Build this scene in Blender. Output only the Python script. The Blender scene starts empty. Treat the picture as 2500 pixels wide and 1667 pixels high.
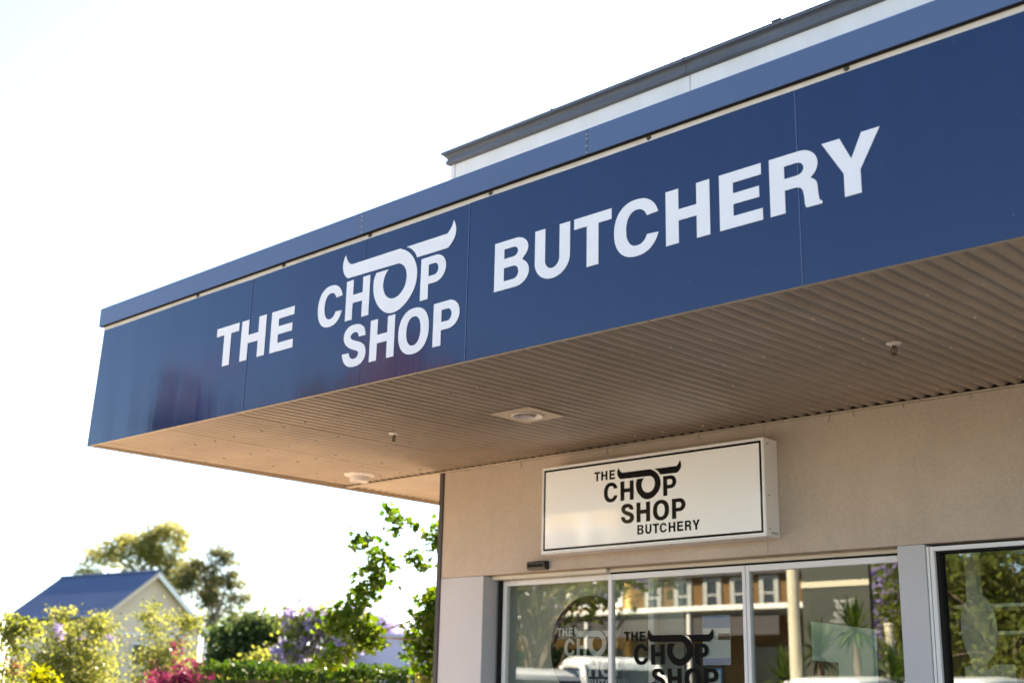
import bpy, bmesh, math, random
import numpy as np
from mathutils import Vector, Matrix, Euler
from mathutils.geometry import tessellate_polygon

random.seed(7)
rng = np.random.default_rng(11)
SC = bpy.context.scene
COL = SC.collection
R = math.radians

# ------------------------------------------------------------------ camera
cam_d = bpy.data.cameras.new('camera')
cam_d.sensor_width = 36.0
cam_d.lens = 44.81
cam_d.clip_start = 0.05
cam_d.clip_end = 2000
cam_d.dof.use_dof = True
cam_d.dof.focus_distance = 7.0
cam_d.dof.aperture_fstop = 2.0
cam = bpy.data.objects.new('camera', cam_d)
COL.objects.link(cam)
rt = Vector((0.72644564, 0.68686961, 0.02206529)); up = Vector((0.17282355, -0.21366884, 0.96149761)); fw = Vector((-0.66513815, 0.69466234, 0.27392604))
cam.matrix_world = Matrix(((rt.x, up.x, -fw.x, 7.504), (rt.y, up.y, -fw.y, -4.5755), (rt.z, up.z, -fw.z, 1.15), (0, 0, 0, 1)))
SC.camera = cam

# ------------------------------------------------------------------ world, sun, exposure
SUN_EL = R(39); SUN_AZ = math.atan2(-0.39, 0.921)       # compass-like: x = sin(az), y = cos(az)
W = bpy.data.worlds.new('World'); SC.world = W; W.use_nodes = True
nt = W.node_tree; nt.nodes.clear()
sky = nt.nodes.new('ShaderNodeTexSky'); sky.sky_type = 'NISHITA'; sky.sun_disc = False
sky.sun_elevation = SUN_EL; sky.sun_rotation = SUN_AZ
sky.air_density = 1.0; sky.dust_density = 0.5; sky.ozone_density = 2.2; sky.altitude = 100
bg = nt.nodes.new('ShaderNodeBackground'); bg.inputs['Strength'].default_value = 0.064
wo = nt.nodes.new('ShaderNodeOutputWorld')
nt.links.new(sky.outputs[0], bg.inputs['Color']); nt.links.new(bg.outputs[0], wo.inputs['Surface'])
sd = bpy.data.lights.new('sun', 'SUN'); sd.energy = 4.6; sd.angle = R(0.53); sd.color = (1.0, 0.87, 0.70)
so = bpy.data.objects.new('sun', sd); COL.objects.link(so)
sv = Vector((math.sin(SUN_AZ)*math.cos(SUN_EL), math.cos(SUN_AZ)*math.cos(SUN_EL), math.sin(SUN_EL)))
so.rotation_euler = sv.to_track_quat('Z', 'Y').to_euler(); so.location = (0, 0, 30)
vs = SC.view_settings
vs.view_transform = 'Standard'; vs.look = 'None'; vs.gamma = 1.0; vs.use_curve_mapping = False
vs.exposure = 2.82

# ------------------------------------------------------------------ materials
MATS = {}
def newmat(name):
    m = bpy.data.materials.new(name); m.use_nodes = True; m.node_tree.nodes.clear(); MATS[name] = m
    N = m.node_tree.nodes; L = m.node_tree.links
    out = N.new('ShaderNodeOutputMaterial')
    return m, N, L, out
def rgba(c): return (c[0], c[1], c[2], 1)
def noise(N, L, scale, detail=4, coord='Object', stretch=None, rough=0.55):
    tc = N.new('ShaderNodeTexCoord'); n = N.new('ShaderNodeTexNoise')
    n.inputs['Scale'].default_value = scale; n.inputs['Detail'].default_value = detail; n.inputs['Roughness'].default_value = rough
    if stretch:
        mp = N.new('ShaderNodeMapping'); mp.inputs['Scale'].default_value = stretch
        L.new(tc.outputs[coord], mp.inputs[0]); L.new(mp.outputs[0], n.inputs['Vector'])
    else: L.new(tc.outputs[coord], n.inputs['Vector'])
    return n
def ramp(N, L, src, stops):
    r = N.new('ShaderNodeValToRGB'); e = r.color_ramp.elements
    while len(e) < len(stops): e.new(0.5)
    for i, (p, c) in enumerate(stops): e[i].position = p; e[i].color = rgba(c)
    L.new(src, r.inputs[0]); return r
def paint(name, c, rough=0.5, var=0.12, scale=3.0, bump=0.0, bscale=200, coat=0.0, spec=0.5, metal=0.0, stretch=None, fine=None, grime=None):
    m, N, L, out = newmat(name)
    b = N.new('ShaderNodeBsdfPrincipled')
    n = noise(N, L, scale, 5, stretch=stretch)
    lo = tuple(x*(1-var) for x in c); hi = tuple(min(1, x*(1+var)) for x in c)
    r = ramp(N, L, n.outputs[0], [(0.3, lo), (0.7, hi)])
    col = r.outputs[0]
    if fine:
        n2 = noise(N, L, fine[0], 2)
        mx = N.new('ShaderNodeMix'); mx.data_type = 'RGBA'; mx.blend_type = 'MULTIPLY'
        r2 = ramp(N, L, n2.outputs[0], [(0.25, (1-fine[1],)*3), (0.75, (1+fine[1]*0.5,)*3)])
        mx.inputs[0].default_value = 1.0
        L.new(col, mx.inputs[6]); L.new(r2.outputs[0], mx.inputs[7]); col = mx.outputs[2]
    if grime:
        n3 = noise(N, L, grime[0], 6, stretch=grime[2], rough=0.65)
        r3 = ramp(N, L, n3.outputs[0], [(0.42, (1, 1, 1)), (0.72, (1-grime[1],)*3)])
        mx3 = N.new('ShaderNodeMix'); mx3.data_type = 'RGBA'; mx3.blend_type = 'MULTIPLY'; mx3.inputs[0].default_value = 1.0
        L.new(col, mx3.inputs[6]); L.new(r3.outputs[0], mx3.inputs[7]); col = mx3.outputs[2]
    L.new(col, b.inputs['Base Color'])
    b.inputs['Roughness'].default_value = rough; b.inputs['Metallic'].default_value = metal
    b.inputs['Specular IOR Level'].default_value = spec; b.inputs['Coat Weight'].default_value = coat; b.inputs['Coat Roughness'].default_value = 0.06
    if bump:
        nb = noise(N, L, bscale, 3); bp = N.new('ShaderNodeBump'); bp.inputs['Strength'].default_value = bump; bp.inputs['Distance'].default_value = 0.004
        L.new(nb.outputs[0], bp.inputs['Height']); L.new(bp.outputs[0], b.inputs['Normal'])
    L.new(b.outputs[0], out.inputs[0]); return m

paint('wall_beige', (0.475, 0.38, 0.298), 0.85, 0.10, 0.9, 0.55, 140, spec=0.2, fine=(60, 0.10), grime=(1.6, 0.07, (2.2, 1, 0.55)))
paint('pillar_grey', (0.50, 0.475, 0.475), 0.7, 0.05, 1.5, 0.12, 120, spec=0.3)
paint('reveal_grey', (0.36, 0.33, 0.31), 0.75, 0.06, 2, 0.1, 120, spec=0.3)
paint('parapet_white', (0.72, 0.67, 0.63), 0.7, 0.05, 1.2, 0.15, 90, spec=0.3, stretch=(3, 3, 0.5), grime=(2.0, 0.05, (5, 1, 0.5)))
paint('slate_metal', (0.085, 0.09, 0.105), 0.5, 0.22, 2.0, 0.0, spec=0.5, stretch=(1, 4, 14), fine=(25, .12))
paint('soffit_beige', (0.37, 0.288, 0.214), 0.34, 0.10, 0.8, 0.0, spec=0.5, fine=(5, 0.08), grime=(1.3, 0.12, (1, 1.6, 1)))
paint('trim_beige', (0.44, 0.36, 0.27), 0.45, 0.06, 2, spec=0.4)
paint('strip_cream', (0.62, 0.55, 0.475), 0.6, 0.12, 5, spec=0.3, stretch=(1.5, 8, 8))
paint('dark_steel', (0.055, 0.047, 0.045), 0.55, 0.15, 6, spec=0.4)
paint('dark_void', (0.02, 0.018, 0.016), 0.9, 0.1, 2, spec=0.1)
paint('cap_blue', (0.066, 0.098, 0.182), 0.38, 0.06, 0.7, spec=0.5, stretch=(1, 4, 4), fine=(40, 0.05))
paint('vinyl_white', (0.73, 0.69, 0.67), 0.4, 0.03, 4, spec=0.4)
paint('vinyl_black', (0.004, 0.0035, 0.0035), 0.5, 0.1, 4, spec=0.06)
paint('gloss_black', (0.006, 0.0055, 0.006), 0.08, 0.1, 4, spec=0.3)
paint('alu_white', (0.70, 0.67, 0.645), 0.35, 0.03, 3, spec=0.5)
paint('case_white', (0.72, 0.69, 0.67), 0.4, 0.04, 3, spec=0.5)
paint('cover_cream', (0.62, 0.55, 0.44), 0.45, 0.04, 3, spec=0.5)
paint('black_plastic', (0.012, 0.011, 0.011), 0.28, 0.1, 8, spec=0.5)
paint('screw_metal', (0.40, 0.34, 0.27), 0.4, 0.1, 20, spec=0.5)
paint('bronze', (0.10, 0.08, 0.055), 0.4, 0.2, 30, spec=0.5, metal=0.7)
paint('lamp_white', (0.62, 0.56, 0.52), 0.45, 0.03, 6, spec=0.4)
paint('asphalt', (0.055, 0.053, 0.05), 0.9, 0.25, 1.5, 0.5, 90, spec=0.2, fine=(120, .25))
paint('concrete', (0.34, 0.315, 0.28), 0.85, 0.14, 0.8, 0.3, 60, spec=0.2, fine=(50, .12))
paint('paving_warm', (0.47, 0.36, 0.255), 0.85, 0.14, 0.8, 0.3, 60, spec=0.2, fine=(50, .12))
paint('line_white', (0.72, 0.72, 0.70), 0.7, 0.1, 10, spec=0.2)
paint('grass_green', (0.075, 0.10, 0.03), 0.95, 0.35, 0.7, 0.6, 25, spec=0.1, fine=(40, .3))
paint('yellow_render', (0.62, 0.40, 0.13), 0.8, 0.08, 0.6, 0.2, 40, spec=0.2)
paint('shaded_render', (0.15, 0.085, 0.03), 0.8, 0.1, 0.6, 0.2, 40, spec=0.2)  # yellow render darkened as if the wing lay in tree shade
paint('white_trim', (0.78, 0.75, 0.69), 0.6, 0.04, 2, spec=0.3)
paint('window_dark', (0.02, 0.022, 0.026), 0.12, 0.2, 1, spec=0.6)
paint('red_roof', (0.060, 0.030, 0.032), 0.7, 0.25, 2.0, 0.4, 20, spec=0.3)
paint('brick_red', (0.20, 0.095, 0.07), 0.85, 0.2, 3.0, spec=0.2)
paint('blue_roof', (0.066, 0.090, 0.160), 0.6, 0.08, 0.4, spec=0.25)
paint('house_cream', (0.66, 0.505, 0.375), 0.8, 0.05, 0.8, spec=0.2)
paint('lavender_wall', (0.44, 0.39, 0.53), 0.85, 0.06, 0.5, spec=0.2)
paint('bark', (0.16, 0.12, 0.085), 0.9, 0.3, 8, 0.6, 30, spec=0.1)
paint('bark_grey', (0.27, 0.215, 0.17), 0.9, 0.25, 6, 0.5, 30, spec=0.1)
paint('car_white', (0.80, 0.79, 0.76), 0.25, 0.02, 1, coat=0.6, spec=0.5)
paint('tyre', (0.018, 0.018, 0.018), 0.8, 0.1, 4, spec=0.3)
paint('rim_metal', (0.5, 0.5, 0.52), 0.35, 0.05, 4, metal=0.8)
paint('lamp_red', (0.35, 0.012, 0.01), 0.2, 0.05, 4, spec=0.6)
paint('lamp_clear', (0.7, 0.7, 0.68), 0.12, 0.05, 4, spec=0.7)
paint('post_cream', (0.60, 0.53, 0.38), 0.55, 0.06, 2, spec=0.4)
paint('olive_board', (0.045, 0.047, 0.033), 0.5, 0.12, 2, spec=0.4)
paint('board_grey', (0.33, 0.33, 0.31), 0.6, 0.06, 2, spec=0.3)
paint('interior_wall', (0.66, 0.63, 0.55), 0.8, 0.04, 1, spec=0.2)
paint('partition_grey', (0.47, 0.46, 0.40), 0.8, 0.04, 1, spec=0.2)
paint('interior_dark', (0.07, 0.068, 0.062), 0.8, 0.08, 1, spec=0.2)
paint('interior_floor', (0.22, 0.20, 0.18), 0.5, 0.1, 2, spec=0.4)
paint('sign_red', (0.42, 0.055, 0.03), 0.5, 0.05, 2, spec=0.4)
paint('paper_white', (0.66, 0.67, 0.68), 0.7, 0.04, 6, spec=0.2)
paint('paper_blue', (0.10, 0.22, 0.42), 0.7, 0.05, 6, spec=0.2)
paint('paper_lilac', (0.42, 0.40, 0.58), 0.7, 0.05, 6, spec=0.2)
paint('paper_photo', (0.09, 0.075, 0.05), 0.7, 0.4, 30, spec=0.2)
paint('grey_decal', (0.55, 0.56, 0.58), 0.5, 0.05, 6, spec=0.3)
paint('sticker_blue', (0.07, 0.10, 0.14), 0.5, 0.1, 60, spec=0.3)

def sign_blue():
    m, N, L, out = newmat('sign_blue')
    b = N.new('ShaderNodeBsdfPrincipled')
    n = noise(N, L, 1.2, 5, stretch=(6, 1, 0.6))
    r = ramp(N, L, n.outputs[0], [(0.3, (0.0012, 0.0088, 0.051)), (0.7, (0.0017, 0.0106, 0.058))])
    # pale scuffs
    n2 = noise(N, L, 38, 2); sc = ramp(N, L, n2.outputs[0], [(0.735, (0, 0, 0)), (0.76, (1, 1, 1))])
    mx = N.new('ShaderNodeMix'); mx.data_type = 'RGBA'; mx.inputs[7].default_value = (0.12, 0.15, 0.23, 1)
    ml = N.new('ShaderNodeMath'); ml.operation = 'MULTIPLY'; ml.inputs[1].default_value = 0.35
    L.new(sc.outputs[0], ml.inputs[0]); L.new(ml.outputs[0], mx.inputs[0]); L.new(r.outputs[0], mx.inputs[6])
    L.new(mx.outputs[2], b.inputs['Base Color'])
    b.inputs['Roughness'].default_value = 0.10; b.inputs['Specular IOR Level'].default_value = 0.62
    # gentle oil-canning of the metal sheet
    nb = noise(N, L, 1.0, 1, stretch=(2.6, 1, 0.45)); bp = N.new('ShaderNodeBump'); bp.inputs['Strength'].default_value = 0.4; bp.inputs['Distance'].default_value = 0.012
    nb2 = noise(N, L, 9.0, 2, stretch=(3, 1, 0.3)); ad = N.new('ShaderNodeMath'); ad.operation = 'MULTIPLY_ADD'; ad.inputs[1].default_value = 0.06
    L.new(nb2.outputs[0], ad.inputs[0]); L.new(nb.outputs[0], ad.inputs[2])
    L.new(ad.outputs[0], bp.inputs['Height']); L.new(bp.outputs[0], b.inputs['Normal'])
    L.new(b.outputs[0], out.inputs[0])
sign_blue()

def acrylic():
    m, N, L, out = newmat('acrylic_white')
    b = N.new('ShaderNodeBsdfPrincipled'); b.inputs['Base Color'].default_value = (0.90, 0.89, 0.87, 1)
    b.inputs['Roughness'].default_value = 0.05; b.inputs['Specular IOR Level'].default_value = 0.5
    L.new(b.outputs[0], out.inputs[0])
acrylic()

def glass(name, tint, refl):
    m, N, L, out = newmat(name)
    t = N.new('ShaderNodeBsdfTransparent'); t.inputs[0].default_value = rgba(tint)
    g = N.new('ShaderNodeBsdfGlossy'); g.inputs['Color'].default_value = (0.95, 0.96, 0.93, 1); g.inputs['Roughness'].default_value = 0.0
    f = N.new('ShaderNodeLayerWeight'); f.inputs['Blend'].default_value = 0.5      # Schlick, the same from both sides
    pw = N.new('ShaderNodeMath'); pw.operation = 'POWER'; pw.inputs[1].default_value = 5.0
    a = N.new('ShaderNodeMath'); a.operation = 'MULTIPLY_ADD'; a.use_clamp = True; a.inputs[1].default_value = 0.95-refl; a.inputs[2].default_value = 0.045+refl
    L.new(f.outputs['Facing'], pw.inputs[0]); L.new(pw.outputs[0], a.inputs[0])
    nb = noise(N, L, 0.9, 1); bp = N.new('ShaderNodeBump'); bp.inputs['Strength'].default_value = 0.03; bp.inputs['Distance'].default_value = 0.01
    L.new(nb.outputs[0], bp.inputs['Height']); L.new(bp.outputs[0], g.inputs['Normal'])
    mx = N.new('ShaderNodeMixShader'); L.new(a.outputs[0], mx.inputs[0]); L.new(t.outputs[0], mx.inputs[1]); L.new(g.outputs[0], mx.inputs[2])
    L.new(mx.outputs[0], out.inputs[0])
glass('glass_tint', (0.87, 0.90, 0.87), 0.085)
def frosted(name, c, alpha):
    m, N, L, out = newmat(name)
    t = N.new('ShaderNodeBsdfTransparent'); d = N.new('ShaderNodeBsdfDiffuse'); d.inputs[0].default_value = rgba(c)
    tl = N.new('ShaderNodeBsdfTranslucent'); tl.inputs[0].default_value = rgba(c)
    m1 = N.new('ShaderNodeMixShader'); m1.inputs[0].default_value = 0.3; L.new(d.outputs[0], m1.inputs[1]); L.new(tl.outputs[0], m1.inputs[2])
    mx = N.new('ShaderNodeMixShader'); mx.inputs[0].default_value = alpha
    L.new(t.outputs[0], mx.inputs[1]); L.new(m1.outputs[0], mx.inputs[2]); L.new(mx.outputs[0], out.inputs[0])
frosted('frost_film', (0.55, 0.66, 0.58), 0.9)
frosted('frost_cream', (0.62, 0.58, 0.47), 0.72)

def leafmat(name, cols, transl=0.45, gloss=0.08, val=2.3):
    """leaf shader; per-face attribute 'tint' picks the leaf's own colour"""
    m, N, L, out = newmat(name)
    at = N.new('ShaderNodeAttribute'); at.attribute_name = 'tint'
    r = ramp(N, L, at.outputs['Fac'], [(i/(len(cols)-1), c) for i, c in enumerate(cols)])
    d = N.new('ShaderNodeBsdfDiffuse'); L.new(r.outputs[0], d.inputs[0])
    t = N.new('ShaderNodeBsdfTranslucent')
    hs = N.new('ShaderNodeHueSaturation'); hs.inputs['Hue'].default_value = 0.485; hs.inputs['Saturation'].default_value = 1.15; hs.inputs['Value'].default_value = val
    L.new(r.outputs[0], hs.inputs['Color']); L.new(hs.outputs[0], t.inputs[0])
    m1 = N.new('ShaderNodeMixShader'); m1.inputs[0].default_value = transl; L.new(d.outputs[0], m1.inputs[1]); L.new(t.outputs[0], m1.inputs[2])
    g = N.new('ShaderNodeBsdfGlossy'); g.inputs['Roughness'].default_value = 0.38; g.inputs['Color'].default_value = (0.9, 0.9, 0.85, 1)
    f = N.new('ShaderNodeFresnel'); f.inputs['IOR'].default_value = 1.4
    ml = N.new('ShaderNodeMath'); ml.operation = 'MULTIPLY'; ml.inputs[1].default_value = gloss; L.new(f.outputs[0], ml.inputs[0])
    m2 = N.new('ShaderNodeMixShader'); L.new(ml.outputs[0], m2.inputs[0]); L.new(m1.outputs[0], m2.inputs[1]); L.new(g.outputs[0], m2.inputs[2])
    L.new(m2.outputs[0], out.inputs[0])
leafmat('leaf_plane', [(0.030, 0.070, 0.010), (0.060, 0.100, 0.015), (0.105, 0.135, 0.020)], 0.5, 0.08, 2.0)
leafmat('leaf_yellowgreen', [(0.105, 0.120, 0.032), (0.165, 0.178, 0.045), (0.235, 0.232, 0.075)], 0.55, 0.08, 1.7)
leafmat('leaf_gum', [(0.10, 0.11, 0.038), (0.16, 0.162, 0.052), (0.22, 0.205, 0.075)], 0.6)
leafmat('leaf_gumdark', [(0.050, 0.056, 0.028), (0.080, 0.082, 0.034), (0.120, 0.115, 0.048)], 0.55)
leafmat('leaf_dark', [(0.030, 0.050, 0.020), (0.050, 0.074, 0.026), (0.085, 0.108, 0.034)], 0.42)
leafmat('leaf_hedge', [(0.028, 0.058, 0.012), (0.045, 0.085, 0.014), (0.078, 0.120, 0.022)], 0.25, 0.08, 1.8)
leafmat('leaf_jac', [(0.080, 0.105, 0.024), (0.125, 0.145, 0.034), (0.180, 0.185, 0.050)], 0.45)
leafmat('leaf_golden', [(0.11, 0.13, 0.015), (0.18, 0.185, 0.018), (0.25, 0.235, 0.02)], 0.5, 0.08, 1.9)
leafmat('leaf_rust', [(0.09, 0.10, 0.03), (0.15, 0.12, 0.05), (0.20, 0.11, 0.06)], 0.4)
leafmat('petal_purple', [(0.34, 0.26, 0.46), (0.43, 0.34, 0.54), (0.52, 0.44, 0.60)], 0.4, 0.05, 1.5)
leafmat('petal_lilac', [(0.26, 0.21, 0.36), (0.33, 0.27, 0.43), (0.40, 0.33, 0.48)], 0.4, 0.05, 1.5)
leafmat('petal_magenta', [(0.11, 0.02, 0.04), (0.16, 0.03, 0.058), (0.23, 0.08, 0.085)], 0.4, 0.05, 1.3)
leafmat('leaf_yucca', [(0.040, 0.075, 0.015), (0.070, 0.105, 0.018), (0.11, 0.14, 0.03)], 0.3)

# ------------------------------------------------------------------ helpers
class MB:
    """collects shapes into ONE mesh"""
    def __init__(s): s.v = []; s.f = []; s.sm = []
    def add(s, v, f, smooth=False):
        n = len(s.v); s.v += [tuple(p) for p in v]
        for q in f: s.f.append(tuple(i+n for i in q)); s.sm.append(smooth)
        return s
    def box(s, a, b, bev=0.0):
        x0, x1 = sorted((a[0], b[0])); y0, y1 = sorted((a[1], b[1])); z0, z1 = sorted((a[2], b[2]))
        if bev <= 0:
            v = [(x, y, z) for z in (z0, z1) for y in (y0, y1) for x in (x0, x1)]
            return s.add(v, [(0, 2, 3, 1), (4, 5, 7, 6), (0, 1, 5, 4), (2, 6, 7, 3), (0, 4, 6, 2), (1, 3, 7, 5)])
        e = bev; v = []; idx = {}
        for zi, z in enumerate((z0, z1)):
            for yi, y in enumerate((y0, y1)):
                for xi, x in enumerate((x0, x1)):
                    ix = x + (e if xi == 0 else -e); iy = y + (e if yi == 0 else -e); iz = z + (e if zi == 0 else -e)
                    for ax, p in enumerate(((x, iy, iz), (ix, y, iz), (ix, iy, z))):
                        idx[(xi, yi, zi, ax)] = len(v); v.append(p)
        F = []
        for ax in range(3):
            o = [a_ for a_ in range(3) if a_ != ax]
            for side in (0, 1):
                q = []
                for c0, c1 in ((0, 0), (1, 0), (1, 1), (0, 1)):
                    k = [0, 0, 0]; k[ax] = side; k[o[0]] = c0; k[o[1]] = c1; q.append(idx[(*k, ax)])
                flip = (side == 0) ^ (ax == 1)
                F.append(tuple(q[::-1]) if flip else tuple(q))
            # edges along ax
            for c0 in (0, 1):
                for c1 in (0, 1):
                    k0 = [0, 0, 0]; k1 = [0, 0, 0]; k0[ax] = 0; k1[ax] = 1
                    for k in (k0, k1): k[o[0]] = c0; k[o[1]] = c1
                    F.append((idx[(*k0, o[0])], idx[(*k1, o[0])], idx[(*k1, o[1])], idx[(*k0, o[1])]))
        for xi in (0, 1):
            for yi in (0, 1):
                for zi in (0, 1): F.append(tuple(idx[(xi, yi, zi, a_)] for a_ in range(3)))
        return s.add(v, F)
    def extrude(s, prof, path0, path1, smooth=False, cap=True):
        """prof: list of 3D points; swept from offset path0 to path1"""
        n = len(prof); v = [Vector(p)+Vector(path0) for p in prof]+[Vector(p)+Vector(path1) for p in prof]
        f = [(i, (i+1) % n, (i+1) % n+n, i+n) for i in range(n)]
        s.add(v, f, smooth)
        if cap:
            t = tessellate_polygon([[Vector(p) for p in prof]])
            s.add([v[i] for i in range(n)], [tuple(q) for q in t]); s.add([v[i+n] for i in range(n)], [tuple(q) for q in t])
        return s
    def tube(s, pts, rad, sides=8, cap=True):
        pts = [Vector(p) for p in pts]; rr = rad if isinstance(rad, (list, tuple)) else [rad]*len(pts)
        v = []; f = []
        for i, p in enumerate(pts):
            d = (pts[min(i+1, len(pts)-1)]-pts[max(i-1, 0)]).normalized()
            a = d.orthogonal().normalized() if i == 0 else (a-d*a.dot(d)).normalized()
            b = d.cross(a)
            for k in range(sides):
                t = 2*math.pi*k/sides; v.append(p+(a*math.cos(t)+b*math.sin(t))*rr[i])
        for i in range(len(pts)-1):
            for k in range(sides):
                k2 = (k+1) % sides; f.append((i*sides+k, i*sides+k2, (i+1)*sides+k2, (i+1)*sides+k))
        s.add(v, f, True)
        if cap:
            s.add(v[:sides], [tuple(range(sides))[::-1]]); s.add(v[-sides:], [tuple(range(sides))])
        return s
    def lathe(s, prof, c=(0, 0, 0), sides=32, smooth=True):
        v = []; f = []; n = len(prof)
        for k in range(sides):
            t = 2*math.pi*k/sides
            for r, z in prof: v.append((c[0]+r*math.cos(t), c[1]+r*math.sin(t), c[2]+z))
        for k in range(sides):
            for i in range(n-1):
                a = k*n+i; b = ((k+1) % sides)*n+i; f.append((a, b, b+1, a+1))
        return s.add(v, f, smooth)
    def build(s, name, mat, parent=None, sharp=None):
        me = bpy.data.meshes.new(name); me.from_pydata(s.v, [], s.f)
        me.polygons.foreach_set('use_smooth', s.sm); me.update()
        bm = bmesh.new(); bm.from_mesh(me); bmesh.ops.recalc_face_normals(bm, faces=bm.faces); bm.to_mesh(me); bm.free()
        me.materials.append(MATS[mat])
        return link(name, me, parent)
def link(name, me, parent=None):
    o = bpy.data.objects.new(name, me); COL.objects.link(o)
    if parent:
        o.parent = parent; o.matrix_parent_inverse = parent_inv(parent)
    return o
def parent_inv(p):
    m = Matrix.Identity(4); q = p
    while q is not None:
        m = Matrix.LocRotScale(q.location, q.rotation_euler, q.scale) @ m if q.parent is None else q.matrix_parent_inverse @ Matrix.LocRotScale(q.location, q.rotation_euler, q.scale) @ m
        q = q.parent
    return m.inverted()
def tag(o, label, cat, group=None):
    o['label'] = label; o['category'] = cat
    if group: o['group'] = group
    return o
def thing(name, label, cat, loc=(0, 0, 0), group=None):
    o = bpy.data.objects.new(name, None); COL.objects.link(o); o.location = loc; o.empty_display_size = 0.1
    return tag(o, label, cat, group)
def struct(o): o['kind'] = 'structure'; return o
def kids(o): return [c for c in bpy.data.objects if c.parent == o]
def box(name, a, b, mat, parent=None, bev=0.0): return MB().box(a, b, bev).build(name, mat, parent)

def flat_mesh(loops, y, t):
    """loops of (x, z); a flat piece in the XZ plane facing -Y, from y to y + t"""
    P = [[Vector((x, 0, z)) for x, z in lp] for lp in loops]
    fl = [p for lp in P for p in lp]; tri = tessellate_polygon([[Vector((p.x, p.z, 0)) for p in lp] for lp in P])
    mb = MB()
    mb.add([(p.x, y, p.z) for p in fl], [tuple(q) for q in tri]); mb.add([(p.x, y+t, p.z) for p in fl], [tuple(q) for q in tri])
    for lp in P:
        n = len(lp); mb.add([(p.x, y, p.z) for p in lp]+[(p.x, y+t, p.z) for p in lp], [(i, (i+1) % n, (i+1) % n+n, i+n) for i in range(n)])
    return mb

# ------------------------------------------------------------------ lettering
def arc(cx, cz, rx, rz, a0, a1, n=18):
    return [(cx+rx*math.cos(R(a0+(a1-a0)*i/n)), cz+rz*math.sin(R(a0+(a1-a0)*i/n))) for i in range(n+1)]
def sup(cx, cz, rx, rz, a0, a1, n=40, e=2.25):
    o = []
    for i in range(n+1):
        a = R(a0+(a1-a0)*i/n); c = math.cos(a); s_ = math.sin(a)
        o.append((cx+rx*math.copysign(abs(c)**(2/e), c), cz+rz*math.copysign(abs(s_)**(2/e), s_)))
    return o
S_OUT = [(463,1003),(560,980),(565,1015),(575,1045),(595,1063),(620,1067),(655,1055),(680,1030),(697,990),(695,962),(680,945),(650,935),(600,920),(560,900),(525,870),(503,835),(490,790),(490,740),(500,690),(525,635),(565,585),(620,555),(680,542),(735,547),(775,575),(797,625),(805,680),(803,708),(707,730),(703,695),(690,670),(668,662),(640,668),(610,690),(590,720),(588,745),(600,768),(630,785),(690,802),(745,823),(780,855),(797,900),(802,950),(795,1010),(770,1075),(730,1130),(680,1165),(620,1185),(565,1187),(520,1170),(485,1125),(468,1070),(462,1030)]
def s_glyph():
    # a sheared hand-drawn S brought upright into the unit box
    p = [(x, -(z+0.262*(x-463))) for x, z in S_OUT]
    p = [(x+0.062*(-z), z) for x, z in p]
    p = [(x, z) for x, z in p]
    xs = [q[0] for q in p]; zs = [q[1] for q in p]
    return [((x-min(xs))/(max(xs)-min(xs)), (z-min(zs))/(max(zs)-min(zs))) for x, z in p]
def ref(p): return p
GL = {
 'T': [[(0, 1), (0, .795), (.345, .795), (.345, 0), (.655, 0), (.655, .795), (1, .795), (1, 1)]],
 'H': [[(0, 0), (0, 1), (.295, 1), (.295, .615), (.705, .615), (.705, 1), (1, 1), (1, 0), (.705, 0), (.705, .41), (.295, .41), (.295, 0)]],
 'E': [[(0, 0), (0, 1), (.985, 1), (.985, .80), (.325, .80), (.325, .61), (.93, .61), (.93, .415), (.325, .415), (.325, .205), (1, .205), (1, 0)]],
 'C': [sup(.5, .5, .5, .515, 18.5, 341.5, 46) + sup(.515, .5, .245, .325, 331, 29, 36)],
 'O': [sup(.5, .5, .5, .515, 0, 354, 48), sup(.5, .5, .235, .325, 0, 354, 48)],
 'P': [[(0, 0), (0, 1)] + arc(.58, .675, .42, .325, 90, -90, 20) + [(.31, .35), (.31, 0)], [(.31, .815)] + arc(.545, .675, .155, .14, 90, -90, 14) + [(.31, .535)]],
 'B': [[(0, 0), (0, 1)] + arc(.60, .755, .37, .245, 90, -48, 16) + arc(.62, .275, .38, .275, 62, -90, 18), [(.28, .83)] + arc(.55, .73, .13, .10, 90, -90, 10) + [(.28, .63)], [(.28, .44)] + arc(.56, .305, .14, .135, 90, -90, 10) + [(.28, .17)]],
 'U': [[(0, 1), (0, .36)] + arc(.5, .36, .5, .375, 180, 360, 26) + [(1, 1), (.705, 1), (.705, .37)] + arc(.5, .37, .205, .185, 360, 180, 18) + [(.295, 1)]],
 'R': [[(0, 0), (0, 1)] + arc(.60, .72, .345, .28, 90, -55, 16) + [(.86, .45), (.91, .40), (.925, .33), (.935, .18), (.95, .08), (1, .045), (1, 0), (.70, 0), (.675, .06), (.665, .20), (.645, .31), (.60, .365), (.52, .39), (.295, .39), (.295, 0)], [(.295, .81)] + arc(.535, .70, .14, .11, 90, -90, 12) + [(.295, .59)]],
 'Y': [[(0, 1), (.315, 1), (.5, .605), (.69, 1), (1, 1), (.645, .39), (.645, 0), (.36, 0), (.36, .39)]],
}
GL['S'] = [s_glyph()]
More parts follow.
